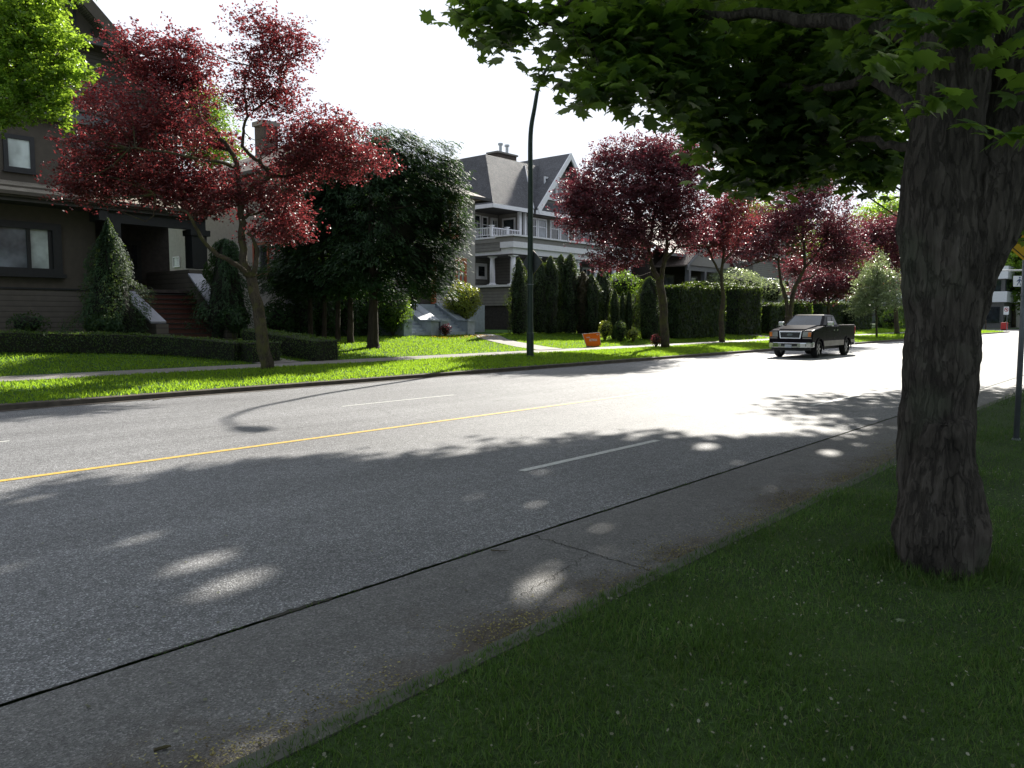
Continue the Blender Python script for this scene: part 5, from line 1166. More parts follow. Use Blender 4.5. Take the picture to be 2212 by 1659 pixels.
# box-shaped hedges
def hedge(name, label, pts, z1, half, mat, dens, seed, ls=0.09, tops=None, group=None, round_=0.12, drape=False):
    "hedge along a ground line pts with flat clipped top at height z1 above the ground"
    rng = np.random.RandomState(seed); q = smooth_line([Vector((x, y, 0)) for x, y in pts], 6); c0 = q[len(q)//2]
    t = empty(name, (c0.x, c0.y, gz(c0.y)), label, 'hedge', group)
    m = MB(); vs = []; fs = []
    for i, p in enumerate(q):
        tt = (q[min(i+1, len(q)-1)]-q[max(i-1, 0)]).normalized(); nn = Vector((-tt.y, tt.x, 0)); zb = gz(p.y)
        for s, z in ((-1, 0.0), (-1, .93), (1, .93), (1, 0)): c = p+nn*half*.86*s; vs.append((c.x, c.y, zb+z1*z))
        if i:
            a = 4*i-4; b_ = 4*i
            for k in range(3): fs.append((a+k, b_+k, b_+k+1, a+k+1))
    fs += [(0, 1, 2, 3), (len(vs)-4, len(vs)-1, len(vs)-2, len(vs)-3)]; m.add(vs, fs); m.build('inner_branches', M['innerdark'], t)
    P = []; Nn = []; T = []
    seg = [(q[i], q[i+1]) for i in range(len(q)-1)]; Ls = np.array([(b_-a).length for a, b_ in seg]); tot = Ls.sum()
    per = 2*z1+2*half; n = int(tot*per*dens)
    for si in rng.choice(len(seg), n, p=Ls/tot):
        a, b_ = seg[si]; u = rng.rand(); p = a.lerp(b_, u); tt = (b_-a).normalized(); nn = Vector((-tt.y, tt.x, 0)); r_ = rng.rand()*per; zb = gz(p.y)
        bump_ = 1+.08*mnoise.noise(Vector((p.x*1.3, p.y*1.3, seed)))
        if r_ < z1: s = -1; z = r_; off = -half; no = -nn
        elif r_ < z1+2*half: off = -half+(r_-z1); z = z1; no = Vector((0, 0, 1))
        else: off = half; z = r_-z1-2*half; no = nn
        if z > z1-round_ and abs(off) > half-round_: off *= 1-.05; z -= .02
        c = p+nn*off*bump_; j = rng.normal(0, .025, 3)
        P.append((c.x+j[0], c.y+j[1], zb+z*bump_+j[2])); Nn.append(tuple(no)); T.append((no.x*.4, no.y*.4, (-1.0 if drape and rng.rand() < .6 else .6)))
    for end, pe, sg in ((0, q[0], -1), (1, q[-1], 1)):
        tt = (q[1]-q[0]).normalized() if end == 0 else (q[-1]-q[-2]).normalized(); nn = Vector((-tt.y, tt.x, 0)); zb = gz(pe.y)
        for k in range(int(2*half*z1*dens)):
            c = pe+nn*half*(2*rng.rand()-1)+tt*sg*.03; z = z1*rng.rand()
            P.append((c.x, c.y, zb+z)); Nn.append(tuple(tt*sg)); T.append((0, 0, .5))
    P = np.array(P); Nn = np.array(Nn)+rng.normal(0, .55, (len(P), 3))
    leaves('foliage', P, ls, rng, SPRAY if drape or mat == 'arbor' else OVAL, M[mat], t, N=Nn, tdir=T, asp=1.2)
    return t
HP = [onG(-250, 765), onG(60, 764), onG(230, 765), onG(360, 768), onG(450, 774), onG(535, 783)]
hedge('box_hedge', 'long low clipped hedge curving across the lawn of the dark house', [(p.x, p.y+.45) for p in HP], .64, .42, 'box', 420, 1, .055)
a = onG(552, 785); hedge('box_hedge', 'short low clipped hedge block just behind the nearest plum trunk', [(a.x-.1, a.y+.5), (a.x+1.0, a.y+.6)], .66, .5, 'box', 420, 2, .055)
a = onG(640, 776); b_ = onG(742, 781); hedge('box_hedge', 'low clipped hedge block right of the garden path, below the cedars', [(b_.x-.2, b_.y+.7), (a.x+.3, 27.4)], .75, .62, 'box', 420, 3, .055)
hx = lambda px, Y: onY(px, 730, Y).x
hedge('tall_hedge', 'tall trimmed hedge with draping bright tips right of the second plum', [(hx(1447, 25.8), 26.0), (hx(1547, 25.8), 26.0)], 1.8+(685-617)/FPX*50-.45, .85, 'arbor', 200, 4, .2, drape=True)
hedge('tall_hedge', 'tall dark clipped hedge behind the draped one', [(hx(1490, 29.5), 29.5), (hx(1622, 29.5), 29.5)], 1.8+(685-612)/FPX*60-.7, .7, 'arbor', 120, 5, .2)
hedge('tall_hedge', 'dark block of hedge left of the pickup truck', [(hx(1573, 26.5), 26.5), (hx(1622, 26.5), 26.5)], 1.8+(685-617)/FPX*56-.5, .8, 'arbor', 150, 6, .2)
hedge('tall_hedge', 'dark lower hedge block right behind the truck bonnet', [(hx(1643, 26.5), 26.5), (hx(1690, 26.5), 26.5)], 1.8+(685-655)/FPX*60-.5, .8, 'arbor', 140, 7, .2)
hedge('tall_hedge', 'clipped hedge block with bright edge behind the truck cab', [(hx(1705, 27.5), 27.5), (hx(1735, 27.5), 27.5)], 1.8+(685-652)/FPX*66-.5, .8, 'midgreen', 120, 8, .16)
hedge('tall_hedge', 'long flat-topped hedge behind the truck bed', [(hx(1755, 28), 28.0), (hx(1822, 28), 28.0)], 1.8+(685-655)/FPX*72-.5, .9, 'arbor', 120, 9, .22)
hedge('tall_hedge', 'dark low hedge between truck and young pale tree', [(hx(1825, 27), 27.0), (hx(1862, 27), 27.0)], 1.8+(685-668)/FPX*74-.5, .9, 'arbor', 120, 10, .22)
hedge('tall_hedge', 'dark hedge line across the far street right of the white-banded building', [(137, -6), (137, 6), (137, 19)], 2.6, .9, 'box', 40, 12, .4)
hedge('tall_hedge', 'dark hedge ending behind the big trunk', [(hx(1915, 27), 27.3), (hx(1990, 27), 27.3)], 1.8+(685-664)/FPX*80-.5, .9, 'box', 110, 11, .22)
# ================================================================ STREET FURNITURE AND VEHICLES
from mathutils import Matrix
M['polegreen'] = plain('dark_green_pole', (0.022, 0.04, 0.032), 0.45, 0.3, var=0.3)
M['galv'] = plain('galvanised_pole', (0.16, 0.17, 0.19), 0.5, 0.5, var=0.2)
M['signback'] = plain('sign_back', (0.10, 0.11, 0.115), 0.5, 0.5, var=0.2)
M['signyellow'] = plain('sign_yellow', (0.70, 0.40, 0.015), 0.5, var=0.06)
M['black'] = plain('black_paint', (0.012, 0.012, 0.014), 0.5, var=0.2)
M['signwhite'] = plain('sign_white', (0.7, 0.72, 0.75), 0.5, var=0.05)
M['navy'] = plain('navy_paint', (0.03, 0.05, 0.13), 0.5)
M['redpaint'] = plain('red_paint', (0.45, 0.03, 0.03), 0.5)
M['signorange'] = plain('sign_orange', (0.66, 0.14, 0.008), 0.8, 0, 0.1, var=0.05)
M['signblue'] = plain('sign_blue', (0.05, 0.10, 0.32), 0.45, var=0.1)
M['signtext'] = plain('sign_lettering', (0.5, 0.48, 0.45), 0.5, var=0.05)
def text(s, size, org, xd, yd, mat, parent, name, bold=0.0, ax='CENTER'):
    cu = bpy.data.curves.new(name, 'FONT'); cu.body = s; cu.size = size; cu.align_x = ax; cu.align_y = 'CENTER'; cu.extrude = 0.002; cu.offset = bold
    tmp = bpy.data.objects.new('tmp', cu); COL.objects.link(tmp); bpy.context.view_layer.update()
    me = bpy.data.meshes.new_from_object(tmp.evaluated_get(bpy.context.evaluated_depsgraph_get())); bpy.data.objects.remove(tmp)
    xd = Vector(xd).normalized(); yd = Vector(yd).normalized(); zd = xd.cross(yd)
    mt = Matrix(((xd.x, yd.x, zd.x, org[0]), (xd.y, yd.y, zd.y, org[1]), (xd.z, yd.z, zd.z, org[2]), (0, 0, 0, 1)))
    me.transform(mt); me.materials.clear(); me.materials.append(mat)
    o = bpy.data.objects.new(name, me); COL.objects.link(o); o.parent = parent; o.matrix_parent_inverse = parent_inv(parent); return o
def street_light():
    b = Vector((24.89, 20.57, .2)); t = empty('street_lamp', b, 'tall dark green street lamp with a curved arm on the far verge', 'street lamp')
    m = MB(); pts = [b, Vector((24.89, 20.57, 3.5)), Vector((24.89, 20.57, 7)), Vector((24.89, 20.57, 9.0))]
    arm = [onX(x, y, 24.89) for x, y in ((1155, 232), (1164, 185), (1180, 150), (1199, 122))]
    print('ARM', arm)
    pts += arm + [Vector((24.89, arm[-1].y-.85, arm[-1].z+.26))]
    q = smooth_line(pts, 5); n = len(q); m.tube(q, [.125-.085*(i/(n-1)) for i in range(n)], 14); m.build('pole', M['polegreen'], t, smooth=True)
    m = MB(); m.tube([b-Vector((0, 0, .05)), b+Vector((0, 0, .06)), b+Vector((0, 0, .07)), b+Vector((0, 0, .95)), b+Vector((0, 0, 1.0))], [.19, .19, .15, .145, .125], 14); m.build('base', M['polegreen'], t)
    e = q[-1]; m = MB(); m.tube([e+Vector((0, .05, 0)), e+Vector((0, -.2, .0)), e+Vector((0, -.45, -.02)), e+Vector((0, -.75, -.03)), e+Vector((0, -.85, -.03))], [.06, .15, .19, .15, .05], 14); m.build('lamp_head', M['galv'], t, smooth=True)
    m = MB(); m.tube([(24.89, 20.57, 3.1), (24.89, 20.57, 3.14)], [.14, .14], 14); m.build('clamp', M['galv'], t)
street_light()
def diamond(name, c, nrm, hd, label, cat, facemat, backmat):
    "square sign standing on its corner; nrm = direction it faces"
    nrm = Vector(nrm).normalized(); s = Vector((0, 0, 1)).cross(nrm).normalized(); up = Vector((0, 0, 1)); c = Vector(c)
    t = empty(name, c, label, cat); k = hd; cr = 0.10*hd; P = []
    for a, b in ((s, up), (up, -s), (-s, -up), (-up, s)):  # corners slightly rounded
        P += [c+a*k*.97+b*k*.03*2-a*k*.03, c+b*k*.94+a*k*.06]
    m = MB(); m.slab([p-nrm*.004 for p in P], nrm*-.004); m.build('back', backmat, t)
    m = MB(); m.slab([p-nrm*.0035 for p in P], nrm*.006); m.build('face', facemat, t)
    return t, s, up, nrm, c
diamond('warning_sign', (25.03, 20.57, 4.0), (1, 0, 0), .53, 'grey back of a diamond road sign fixed to the green street lamp pole', 'sign', M['signyellow'], M['signback'])
def sign_right():
    b = onG(2195, 950, .135); D = Dof(b); c = atD(2197, 494, D); c = Vector((b.x-.06, b.y, c.z)); print('YSIGN', b, c)
    nr = Vector((-1, 0.0, 0))
    t, s, up, nn, cc = diamond('warning_sign', c, nr, .44, 'yellow diamond warning sign on a galvanised post right of the big trunk', 'sign', M['signyellow'], M['signback'])
    f = cc+nn*.004
    m = MB(); k = .40; w_ = .012
    for a, b_ in ((s, up), (up, -s), (-s, -up), (-up, s)):
        p0 = f+a*k; p1 = f+b_*k; d = ((a+b_)*-1).normalized()*w_; m.slab([p0, p1, p1+d, p0+d], nn*.002)
    m.build('border', M['black'], t)
    # pedestrian crossing symbol
    m = MB()
    def pl(pts): m.slab([f+s*-x+up*y for x, y in pts], nn*.003)
    pl([(-.36, -.17), (.36, -.17), (.36, -.145), (-.36, -.145)])
    pl([(-.03, .08), (.05, .09), (.04, -.02), (-.02, -.02)]); pl([(-.02, -.02), (.01, -.02), (-.06, -.14), (-.09, -.14)]); pl([(.01, -.02), (.04, -.02), (.10, -.14), (.07, -.14)])
    pl([(-.03, .07), (-.12, 0.0), (-.10, -.015), (-.02, .04)]); pl([(.05, .08), (.12, .01), (.10, 0), (.04, .05)])
    pl([(.01+.035*math.cos(i*.785), .14+.035*math.sin(i*.785)) for i in range(8)])
    m.build('symbol', M['black'], t)
    p = empty('sign_post', b, 'galvanised round post planted in the near lawn, carrying the yellow sign', 'post')
    m = MB(); m.tube([b-Vector((0, 0, .1)), (b.x, b.y, c.z+.3)], [.036, .034], 14); m.build('pole', M['galv'], p, smooth=True)
    m = MB(); m.tube([b-Vector((0, 0, .02)), b+Vector((0, 0, .02))], [.06, .055], 12); m.build('collar', M['galv'], p)
    m = MB(); zc = atD(2200, 640, D).z; m.tube([(b.x, b.y, zc), (b.x, b.y, zc+.03)], [.045, .045], 14); m.build('clamp', M['galv'], p)
sign_right()
def mast():
    D = 76; a = atD(2075, 586, D); c = atD(2300, 582, D); 
    t = empty('signal_mast', (c.x, c.y, 0.1), 'pale traffic-signal mast arm reaching over the far junction at the right edge', 'mast arm')
    m = MB(); m.tube([(c.x, c.y, .1), (c.x, c.y, c.z-.3), (c.x, c.y, c.z+.2)], [.14, .1, .09], 12); m.tube([a, c], [.05, .085], 10); m.build('mast', M['metal'], t, smooth=True)
    D2_ = 75.8; q = [atD(x, y, D2_) for x, y in ((2189, 596), (2214, 596), (2214, 619), (2189, 619))]
    s_ = empty('crossing_sign', (q[0]+q[2])/2, 'white sign with dark walking figure hanging from the mast arm', 'sign')
    m = MB(); m.slab(q, (0.03, 0.02, 0)); m.build('panel', M['signwhite'], s_)
    ce = (q[0]+q[2])/2-Vector((.01, .008, 0)); s = (q[1]-q[0]).normalized(); up = Vector((0, 0, 1)); m = MB()
    def pl(pts): m.slab([ce+s*x+up*y for x, y in pts], (-.01, -.006, 0))
    pl([(-.05, .2), (.1, .22), (.06, -.05), (-.06, -.05)]); pl([(-.06, -.05), (.0, -.05), (-.15, -.4), (-.22, -.4)]); pl([(.0, -.05), (.06, -.05), (.2, -.4), (.13, -.4)])
    pl([(-.05, .18), (-.25, 0), (-.2, -.05), (-.02, .1)]); pl([(.1, .18), (.26, .02), (.2, -.02), (.07, .1)]); pl([(.04+.08*math.cos(i*.785), .34+.08*math.sin(i*.785)) for i in range(8)])
    m.build('symbol', M['navy'], s_)
mast()
def turn_sign():
    D = 100; b = atD(2174, 713, D); b.z = .1; c = atD(2173, 671, D)
    t = empty('turn_restriction_sign', b, 'small white no-turn sign with red ring on a thin post beyond the junction', 'sign')
    m = MB(); m.tube([b, (b.x, b.y, c.z+.5)], .035, 8); m.build('post', M['galv'], t)
    s = _R; up = Vector((0, 0, 1)); nn = -_H; m = MB(); m.slab([c+s*x+up*y+nn*.05 for x, y in ((-.33, -.5), (.33, -.5), (.33, .5), (-.33, .5))], nn*.01); m.build('panel', M['signwhite'], t)
    m = MB(); n = 20; o = [c+nn*.066+s*math.cos(i*2*math.pi/n)*.26+up*(math.sin(i*2*math.pi/n)*.26+.12) for i in range(n)]; i_ = [c+nn*.066+s*math.cos(i*2*math.pi/n)*.20+up*(math.sin(i*2*math.pi/n)*.20+.12) for i in range(n)]
    m.add(o+i_, [(k, (k+1) % n, n+(k+1) % n, n+k) for k in range(n)]); m.slab([c+nn*.07+s*x+up*(y+.12) for x, y in ((-.2, .15), (-.15, .2), (.2, -.15), (.15, -.2))], nn*.003); m.build('ring', M['redpaint'], t)
    m = MB(); m.slab([c+nn*.064+s*x+up*(y+.12) for x, y in ((.05, -.14), (.1, -.14), (.1, .08), (-.05, .08), (-.05, .13), (-.14, .05), (-.05, -.02), (-.05, .03), (.05, .03))], nn*.003); m.build('symbol', M['black'], t)
    b = atD(2169, 712, 104); b.z = .1; t = empty('post_box', b, 'red street box standing on the far corner', 'post box')
    m = MB(); m.box(b.x-.35, b.x+.35, b.y-.35, b.y+.35, .25, 1.15); m.build('body', M['redpaint'], t, bevel=.04)
    m = MB(); m.box(b.x-.28, b.x+.28, b.y-.28, b.y+.28, .1, .249); m.build('base', M['black'], t)
    b = atD(2129, 712, 108); b.z = .1; t = empty('bollard', b, 'thin brown bollard before the dark bush across the junction', 'bollard')
    m = MB(); m.tube([b, b+Vector((0, 0, 1.3)), b+Vector((0, 0, 1.4))], [.07, .07, .04], 10); m.build('post', M['cedarbark'], t)
turn_sign()
k_ = MB(); k_.box(134, 134.2, -60, 80, -.01, .14); struct(k_.build('far_corner_kerb', M['concrete']))
k_ = MB(); k_.box(134.2, 260, -60, 80, -.01, .12); struct(k_.build('far_corner_lawn', M['turf']))
def lawn_sign():
    Yc = 23.7; q = [onY(x, y, Yc) for x, y in ((1257.5, 721), (1295.5, 717.4), (1299, 753.8), (1267.5, 751.5))]
    # corrugated board turned a little towards the street corner
    tl, tr, br, bl = q; c = (tl+br)/2
    t = empty('election_sign', (c.x, c.y, gz(c.y)), 'orange lawn election sign with pale lettering, leaning on the grass', 'lawn sign')
    m = MB(); m.slab([tl, tr, br, bl], (0, .012, 0)); m.build('board', M['signtext'], t)
    xd = (tr-tl); yd = Vector((0, 0, 1))
    def P(u, v): a = tl.lerp(tr, u); b = bl.lerp(br, u); return a.lerp(b, v)+Vector((0, -.004, 0))
    m = MB(); m.slab([P(.025, .03), P(.975, .03), P(.975, .875), P(.025, .875)], (0, -.002, 0)); m.build('orange_panel', M['signorange'], t)
    m = MB(); m.slab([P(.025, .88), P(.975, .88), P(.975, .965), P(.025, .965)], (0, -.002, 0)); m.build('blue_band', M['signblue'], t)
    xv = (P(.9, .4)-P(.1, .4)).normalized(); yv = Vector((0, -1, 0)).cross(xv)*-1; yv = xv.cross(Vector((0, -1, 0)))*-1
    if yv.z < 0: yv = -yv
    text('HEYMAN', .175, P(.53, .46)+Vector((0, -.004, 0)), xv, yv, M['signtext'], t, 'lettering', .004)
    text('GEORGE', .085, P(.27, .28)+Vector((0, -.004, 0)), xv, yv, M['signtext'], t, 'lettering', .001)
    text('NDP', .09, P(.85, .13)+Vector((0, -.004, 0)), xv, yv, M['signtext'], t, 'lettering', .002)
    m = MB(); z0 = gz(Yc)
    for u in (.25, .75): p = P(u, .9)+Vector((0, .018, 0)); m.tube([(p.x, p.y, z0-.1), (p.x, p.y, p.z+.1)], .006, 6)
    m.build('wire_stake', M['galv'], t)
lawn_sign()

# ---------------------------------------------------------------- pickup truck
def carpaint(name, col, rough=0.14):
    m, n, o = newmat(name); v = worldpos(n); t = noise_node(n, 2.2, 3, v)
    c = ramp(n, t.outputs['Fac'], [(0.3, tuple(x*.85 for x in col)), (.7, tuple(x*1.15 for x in col))])
    p = pbsdf(n, c.outputs['Color'], rough, 0.0, 0.15); p.inputs['Coat Weight'].default_value = 0.0; p.inputs['Coat Roughness'].default_value = 0.06
    df = n.nodes.new('ShaderNodeBsdfDiffuse'); L(n, c.outputs['Color'], df.inputs['Color']); ms = n.nodes.new('ShaderNodeMixShader'); ms.inputs[0].default_value = 0.62   # matte share mixed in to cut the bright reflections
    L(n, p.outputs[0], ms.inputs[1]); L(n, df.outputs[0], ms.inputs[2]); L(n, ms.outputs[0], o.inputs['Surface']); return m
M['carblack'] = carpaint('black_car_paint', (0.009, 0.008, 0.012))
M['carsilver'] = carpaint('silver_beige_paint', (0.36, 0.33, 0.31), .35)
M['chrome'] = plain('chrome', (0.62, 0.63, 0.65), 0.14, 1.0, var=0.05, bmp=0)
M['tyre'] = plain('tyre_rubber', (0.018, 0.018, 0.019), 0.8)
M['rim'] = plain('alloy_rim', (0.30, 0.30, 0.31), 0.3, 0.8)
M['carglass'] = glassmat('car_glass', (0.035, 0.045, 0.06), 0.03)
M['darkglass'] = plain('tinted_side_glass', (0.01, 0.012, 0.014), 0.2, 0, 0.1, bmp=0)
M['lampclear'] = plain('headlight_lens', (0.28, 0.28, 0.25), 0.12, 0.3)
M['amber'] = plain('amber_lens', (0.75, 0.22, 0.03), 0.15)
M['plasticblack'] = plain('black_plastic', (0.02, 0.02, 0.02), 0.6)
M['plate'] = plain('number_plate', (0.55, 0.58, 0.62), 0.4)
def truck():
    X0 = 34.85; YC = 13.85
    t = empty('pickup_truck', (X0+2.8, YC, 0), 'black pickup truck with silver lower panels driving towards the camera in the far lane', 'pickup truck')
    def Q(s, y, z): return (X0+s, YC+y, z)
    def arc(cs, r, z=.39, n=12): return [(cs+r*math.cos(a), z+r*math.sin(a)) for a in [math.pi*i/n for i in range(n+1)]]
    prof = [(0.06, .62), (0.03, .95), (.06, 1.10), (.16, 1.21), (.45, 1.27), (1.0, 1.34), (1.42, 1.40), (1.55, 1.42), (3.52, 1.42), (3.54, 1.36), (3.57, 1.36), (3.59, 1.43), (5.62, 1.43), (5.68, 1.38), (5.70, .62), (5.5, .56)]
    ar = arc(4.62, .46); al = [p for p in ar if p[1] >= .50]; prof += al
    prof += [(4.05, .50), (1.55, .50)]; af = [p for p in arc(.97, .46) if p[1] >= .50]; prof += af
    prof += [(.3, .56)]
    m = MB(); m.slab([Q(s, -.98, z) for s, z in prof], (0, 1.96, 0)); bd = m.build('body', M['carblack'], t, bevel=.075)
    for p in bd.data.polygons: p.use_smooth = False
    # raised hood centre
    m = MB(); m.add([Q(.22, -.62, 1.22), Q(.22, .62, 1.22), Q(1.42, .74, 1.415), Q(1.42, -.74, 1.415), Q(.32, -.56, 1.285), Q(.32, .56, 1.285), Q(1.40, .66, 1.455), Q(1.40, -.66, 1.455)], [(0, 1, 5, 4), (1, 2, 6, 5), (2, 3, 7, 6), (3, 0, 4, 7), (4, 5, 6, 7), (0, 3, 2, 1)])
    m.build('hood', M['carblack'], t, bevel=.035)
    # cab
    lo = [(1.50, .90), (3.48, .90)]; hi = [(2.22, .70), (3.30, .72)]; zl, zh = 1.41, 1.89
    V = [Q(1.46, -.91, zl), Q(1.46, .91, zl), Q(3.50, .91, zl), Q(3.50, -.91, zl), Q(2.20, -.72, zh), Q(2.20, .72, zh), Q(3.32, .73, zh), Q(3.32, -.73, zh)]
    m = MB(); m.add(V, [(0, 1, 5, 4), (1, 2, 6, 5), (2, 3, 7, 6), (3, 0, 4, 7), (4, 5, 6, 7), (0, 3, 2, 1)]); m.build('cab', M['carblack'], t, bevel=.06)
    m = MB(); m.add([Q(2.22, -.70, zh-.004), Q(2.22, .70, zh-.004), Q(3.30, .71, zh-.004), Q(3.30, -.71, zh-.004), Q(2.45, -.6, zh+.045), Q(2.45, .6, zh+.045), Q(3.15, .6, zh+.04), Q(3.15, -.6, zh+.04)], [(0, 1, 5, 4), (1, 2, 6, 5), (2, 3, 7, 6), (3, 0, 4, 7), (4, 5, 6, 7), (0, 3, 2, 1)]); m.build('roof', M['carblack'], t, bevel=.02)
    def lerpq(a, b, u): return Vector(a).lerp(Vector(b), u)
    def panel(c, u0, u1, v0, v1, off, name, mat):
        "glass panel on a cab face with corners c = (bl, br, tr, tl)"
        def W(u, v): return lerpq(lerpq(c[0], c[1], u), lerpq(c[3], c[2], u), v)
        nn = (Vector(c[1])-Vector(c[0])).cross(Vector(c[3])-Vector(c[0])).normalized()
        if nn.dot(Vector(off)) < 0: nn = -nn
        m = MB(); m.slab([W(u0, v0)+nn*.004, W(u1, v0)+nn*.004, W(u1, v1)+nn*.004, W(u0, v1)+nn*.004], nn*.006); return m.build(name, mat, t)
    panel((V[0], V[1], V[5], V[4]), .07, .93, .06, .93, (-1, 0, 1), 'windscreen', M['carglass'])
    panel((V[2], V[3], V[7], V[6]), .12, .88, .15, .85, (1, 0, 1), 'rear_window', M['carglass'])
    for sgn, c in ((-1, (V[0], V[3], V[7], V[4])), (1, (V[1], V[2], V[6], V[5]))):
        panel(c, .26, .62, .08, .86, (0, sgn, 0), 'side_window', M['darkglass']); panel(c, .67, .93, .10, .86, (0, sgn, 0), 'side_window', M['darkglass'])
    # wipers
    for y0 in (-.1, .55):
        m = MB(); m.tube([Q(1.50, y0, 1.435), Q(1.60, y0-.45, 1.50)], .008, 5); m.build('wiper', M['plasticblack'], t)
    # front end
    m = MB(); m.add([Q(0.01, -.47, .86), Q(0.01, .47, .86), Q(.03, .52, 1.19), Q(.03, -.52, 1.19), Q(.10, -.47, .86), Q(.10, .47, .86), Q(.14, .52, 1.19), Q(.14, -.52, 1.19)], [(0, 1, 2, 3), (0, 4, 5, 1), (3, 2, 6, 7), (0, 3, 7, 4), (1, 5, 6, 2), (4, 7, 6, 5)])
    gr = m.build('grille', M['chrome'], t, bevel=.02)
    m = MB(); m.slab([Q(-.002, -.41, .90), Q(-.002, .41, .90), Q(.012, .455, 1.145), Q(.012, -.455, 1.145)], (.02, 0, 0)); m.build('mesh_insert', M['plasticblack'], gr)
    m = MB()
    for i in range(7): m.box(X0-.008, X0, YC-.40, YC+.40, .925+i*.031, .932+i*.031)
    m.build('grille_bars', M['galv'], gr)
    n = 20; m = MB(); m.slab([Q(-.012, .125*math.cos(i*2*math.pi/n), 1.03+.052*math.sin(i*2*math.pi/n)) for i in range(n)], (-.008, 0, 0)); em = m.build('badge', M['chrome'], gr)
    m = MB(); m.slab([Q(-.021, .112*math.cos(i*2*math.pi/n), 1.03+.043*math.sin(i*2*math.pi/n)) for i in range(n)], (-.003, 0, 0)); 
    b2 = m.build('badge_field', M['navy'], gr)
    text('Ford', .075, Q(-.026, 0, 1.03), (0, -1, 0), (0, 0, 1), M['chrome'], gr, 'lettering', .001)
    for sg in (-1, 1):
        m = MB(); m.slab([Q(.035, sg*.55, .93), Q(.05, sg*.93, .93), Q(.075, sg*.95, 1.16), Q(.055, sg*.57, 1.17)], (-.03, 0, 0)); hl = m.build('headlight', M['lampclear'], t, bevel=.008)
        m = MB(); m.slab([Q(-.002, sg*.80, .95), Q(.005, sg*.93, .95), Q(.03, sg*.94, 1.14), Q(.022, sg*.82, 1.15)], (-.008, 0, 0)); m.build('turn_signal', M['amber'], hl)
        m = MB(); m.slab([Q(0.0, sg*.58, .90), Q(.01, sg*.95, .90), Q(.01, sg*.95, .86), Q(0.0, sg*.56, .86)], (.04, 0, 0)); m.build('headlight_trim', M['carsilver'], t)
    m = MB(); m.slab([Q(-.07, -.5, .45), Q(-.07, .5, .45), Q(-.04, .75, .45), Q(.03, .92, .46), Q(.12, 1.0, .47), Q(.28, 1.01, .48), Q(.28, -1.01, .48), Q(.12, -1.0, .47), Q(.03, -.92, .46), Q(-.04, -.75, .45)], (0, 0, .23)); bp = m.build('bumper', M['chrome'], t, bevel=.03)
    m = MB(); m.box(X0-.075, X0-.055, YC-.36, YC+.36, .53, .64); m.build('air_intake', M['plasticblack'], bp)
    m = MB(); m.box(X0-.09, X0-.076, YC-.155+.03, YC+.155+.03, .46, .60); m.build('number_plate', M['plate'], bp)
    for sg in (-1, 1):
        m = MB(); m.tube([Q(-.045, sg*.70, .575), Q(-.02, sg*.70, .575)], .062, 14); m.build('fog_light', M['lampclear'], bp)
    m = MB(); m.slab([Q(.0, -.55, .32), Q(.0, .55, .32), Q(.14, .86, .36), Q(.3, .86, .36), Q(.3, -.86, .36), Q(.14, -.86, .36)], (0, 0, .095)); m.build('lower_valance', M['plasticblack'], t)
    m = MB(); m.box(X0+.4, X0+5.3, YC-.7, YC+.7, .34, .55); m.build('chassis', M['plasticblack'], t)
    # flanks
    for sg in (-1, 1):
        y0, y1 = (-.988, -.981) if sg < 0 else (.981, .988)
        m = MB(); m.box(X0+1.47, X0+4.12, YC+y0, YC+y1, .50, .745); m.box(X0+5.12, X0+5.66, YC+y0, YC+y1, .60, .745); m.build('rocker_panel', M['carsilver'], t)
        for cs in (.97, 4.62):
            m = MB(); o = [Q(cs+.52*math.cos(a), sg*.975, .39+.52*math.sin(a)) for a in [math.pi*i/14-.12+.24*i/14 for i in range(15)]]; i_ = [Q(cs+.45*math.cos(a), sg*.975, .39+.45*math.sin(a)) for a in [math.pi*i/14-.12+.24*i/14 for i in range(15)]]
            V2 = o+i_+[(x, y+sg*.04, z) for x, y, z in o+i_]; F2_ = []
            for k in range(14): F2_ += [(30+k, 31+k, 46+k, 45+k), (k, 15+k, 16+k, k+1), (k, k+1, 31+k, 30+k), (15+k, 45+k, 46+k, 16+k)]
            m.add(V2, F2_); m.build('wheel_arch', M['carblack'], t)
        for s_ in (1.62, 2.86, 3.52):
            m = MB(); m.box(X0+s_, X0+s_+.012, YC+sg*.9805-.002, YC+sg*.9805+.002, .76, 1.40); m.build('door_gap', M['plasticblack'], t)
        for s_ in (2.62, 3.05):
            m = MB(); m.box(X0+s_, X0+s_+.16, YC+sg*.995-.018, YC+sg*.995+.018, 1.20, 1.235); m.build('door_handle', M['chrome'], t)
        m = MB(); m.box(X0+1.72, X0+1.88, min(YC+sg*1.0, YC+sg*1.26), max(YC+sg*1.0, YC+sg*1.26), 1.40, 1.60); mi = m.build('wing_mirror', M['chrome'], t, bevel=.035)
        m = MB(); m.box(X0+1.76, X0+1.82, min(YC+sg*.9, YC+sg*1.02), max(YC+sg*.9, YC+sg*1.02), 1.42, 1.46); m.build('mirror_arm', M['plasticblack'], mi)
        m = MB(); m.box(X0+5.60, X0+5.71, min(YC+sg*.90, YC+sg*.99), max(YC+sg*.90, YC+sg*.99), 1.0, 1.36); m.build('tail_light', M['redpaint'], t)
        m = MB(); m.box(X0+3.62, X0+5.6, YC+sg*.93-.045, YC+sg*.93+.045, 1.425, 1.455); m.build('bed_rail', M['plasticblack'] if sg > 0 else M['carsilver'], t, bevel=.01)
    m = MB(); m.box(X0+5.68, X0+5.85, YC-.95, YC+.95, .48, .66); m.build('rear_bumper', M['chrome'], t, bevel=.02)
    m = MB(); m.tube([Q(.3, .3, 1.5), Q(.3, .3, 1.5)], .001, 3)
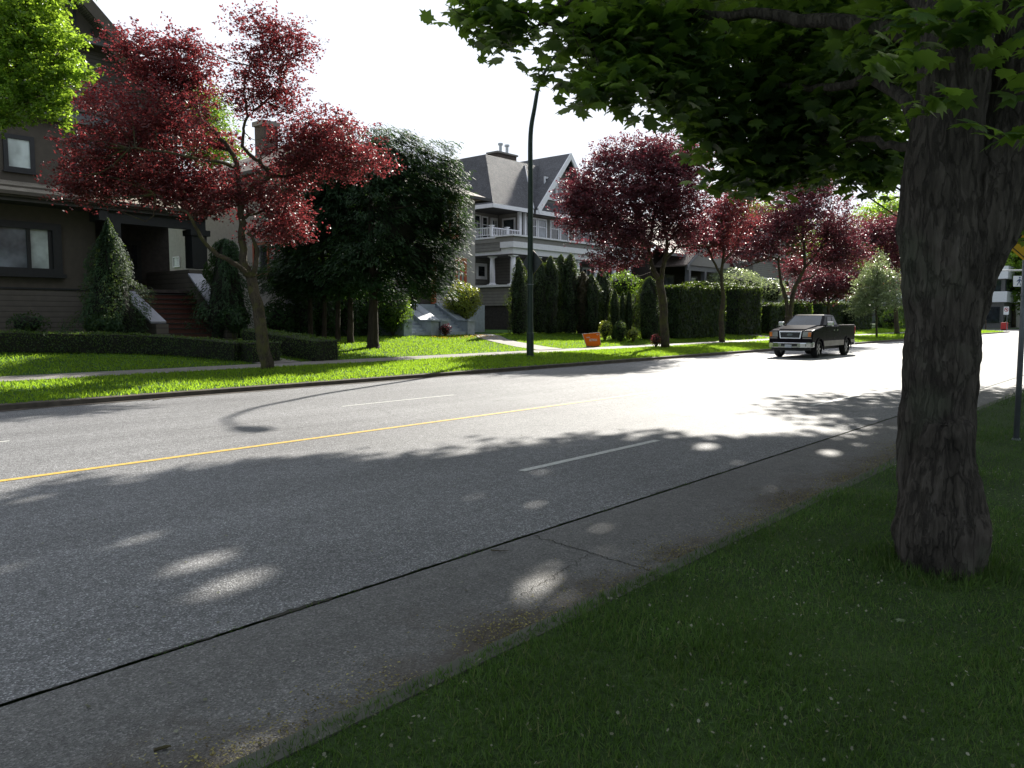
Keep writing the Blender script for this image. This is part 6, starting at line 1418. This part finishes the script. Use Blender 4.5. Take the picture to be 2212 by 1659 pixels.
    for cs in (.97, 4.62):
        for sg in (-1, 1):
            yc = sg*.84; w2 = .13; ring = [(-w2, .30), (-w2, .36), (-w2*.75, .388), (w2*.75, .388), (w2, .36), (w2, .30)]
            m = MB(); n = 28; vs = [Q(cs+r*math.cos(2*math.pi*k/n), yc+dy, .39+r*math.sin(2*math.pi*k/n)) for k in range(n) for dy, r in ring]
            fs = [(6*k+j, 6*k+j+1, 6*((k+1) % n)+j+1, 6*((k+1) % n)+j) for k in range(n) for j in range(5)]; m.add(vs, fs)
            wh = m.build('tyre', M['tyre'], t, smooth=True)
            m = MB(); yo = yc+sg*w2*.55; m.tube([Q(cs, yc-sg*.05, .39), Q(cs, yo-sg*.03, .39)], .285, 24)
            for k in range(6):
                a = k*math.pi/3; d = Vector((math.cos(a), 0, math.sin(a))); e = Vector((-d.z, 0, d.x)); c = Vector(Q(cs, yo, .39)); m.slab([c+d*.04+e*.045, c+d*.29+e*.03, c+d*.29-e*.03, c+d*.04-e*.045], (0, sg*.03, 0))
            m.tube([Q(cs, yo, .39), Q(cs, yo+sg*.05, .39)], [.06, .05], 12)
            m.build('rim', M['rim'], wh)
            m = MB(); m.tube([Q(cs, yc-sg*.02, .39), Q(cs, yo+sg*.0, .39)], .27, 20); 
truck()

# ---------------------------------------------------------------- small things lying about
def fallen_leaf():
    c = onG(1945, 1352, .16); c.z += .02; t = MB(); s = .055
    vs = [c+Vector((x*s, y*s, (-.35*(x*x+y*y)+.25)*s*1.2)) for x, y, *_ in [(0, 0)]+_mo]; t.add(vs, [(0, i+1, (i+1) % len(_mo)+1) for i in range(len(_mo))])
    tag(t.build('fallen_leaf', M['pale']), 'pale upturned leaf lying on the near lawn left of the big trunk', 'leaf')
fallen_leaf()
def twig(x0, y0, x1, y1, label, r=.006, seed=0, side=False):
    rr = np.random.RandomState(seed); a = onG(x0, y0, .012); b = onG(x1, y1, .012); m = MB(); q = [a.lerp(b, i/5)+Vector(rr.normal(0, .012, 3))*Vector((1, 1, .2)) for i in range(6)]
    m.tube(q, [r, r, r*.9, r*.8, r*.6, r*.3], 6)
    if side: m.tube([q[2], q[2]+(b-a)*.3+Vector((-.06, .05, .01))], [r*.6, r*.2], 5); m.tube([q[3], q[3]+(b-a)*.25+Vector((.05, -.04, .01))], [r*.5, r*.2], 5)
    tag(m.build('twig', M['plumbark']), label, 'twig', 'twigs on the road by the near kerb')
twig(332, 1619, 376, 1609, 'straight dark twig on the concrete gutter at the bottom left', .008, 1)
twig(955, 1452, 1018, 1422, 'branched twig near the kerb, next to the leaf litter', .006, 2, True)
twig(1052, 1412, 1088, 1420, 'short bent twig close to the kerb', .006, 3)
twig(1062, 1188, 1096, 1190, 'small dark twig beside the road joint', .006, 4)
twig(330, 865, 352, 860, 'pale twig by the far kerb below the nearest plum', .012, 5, True)
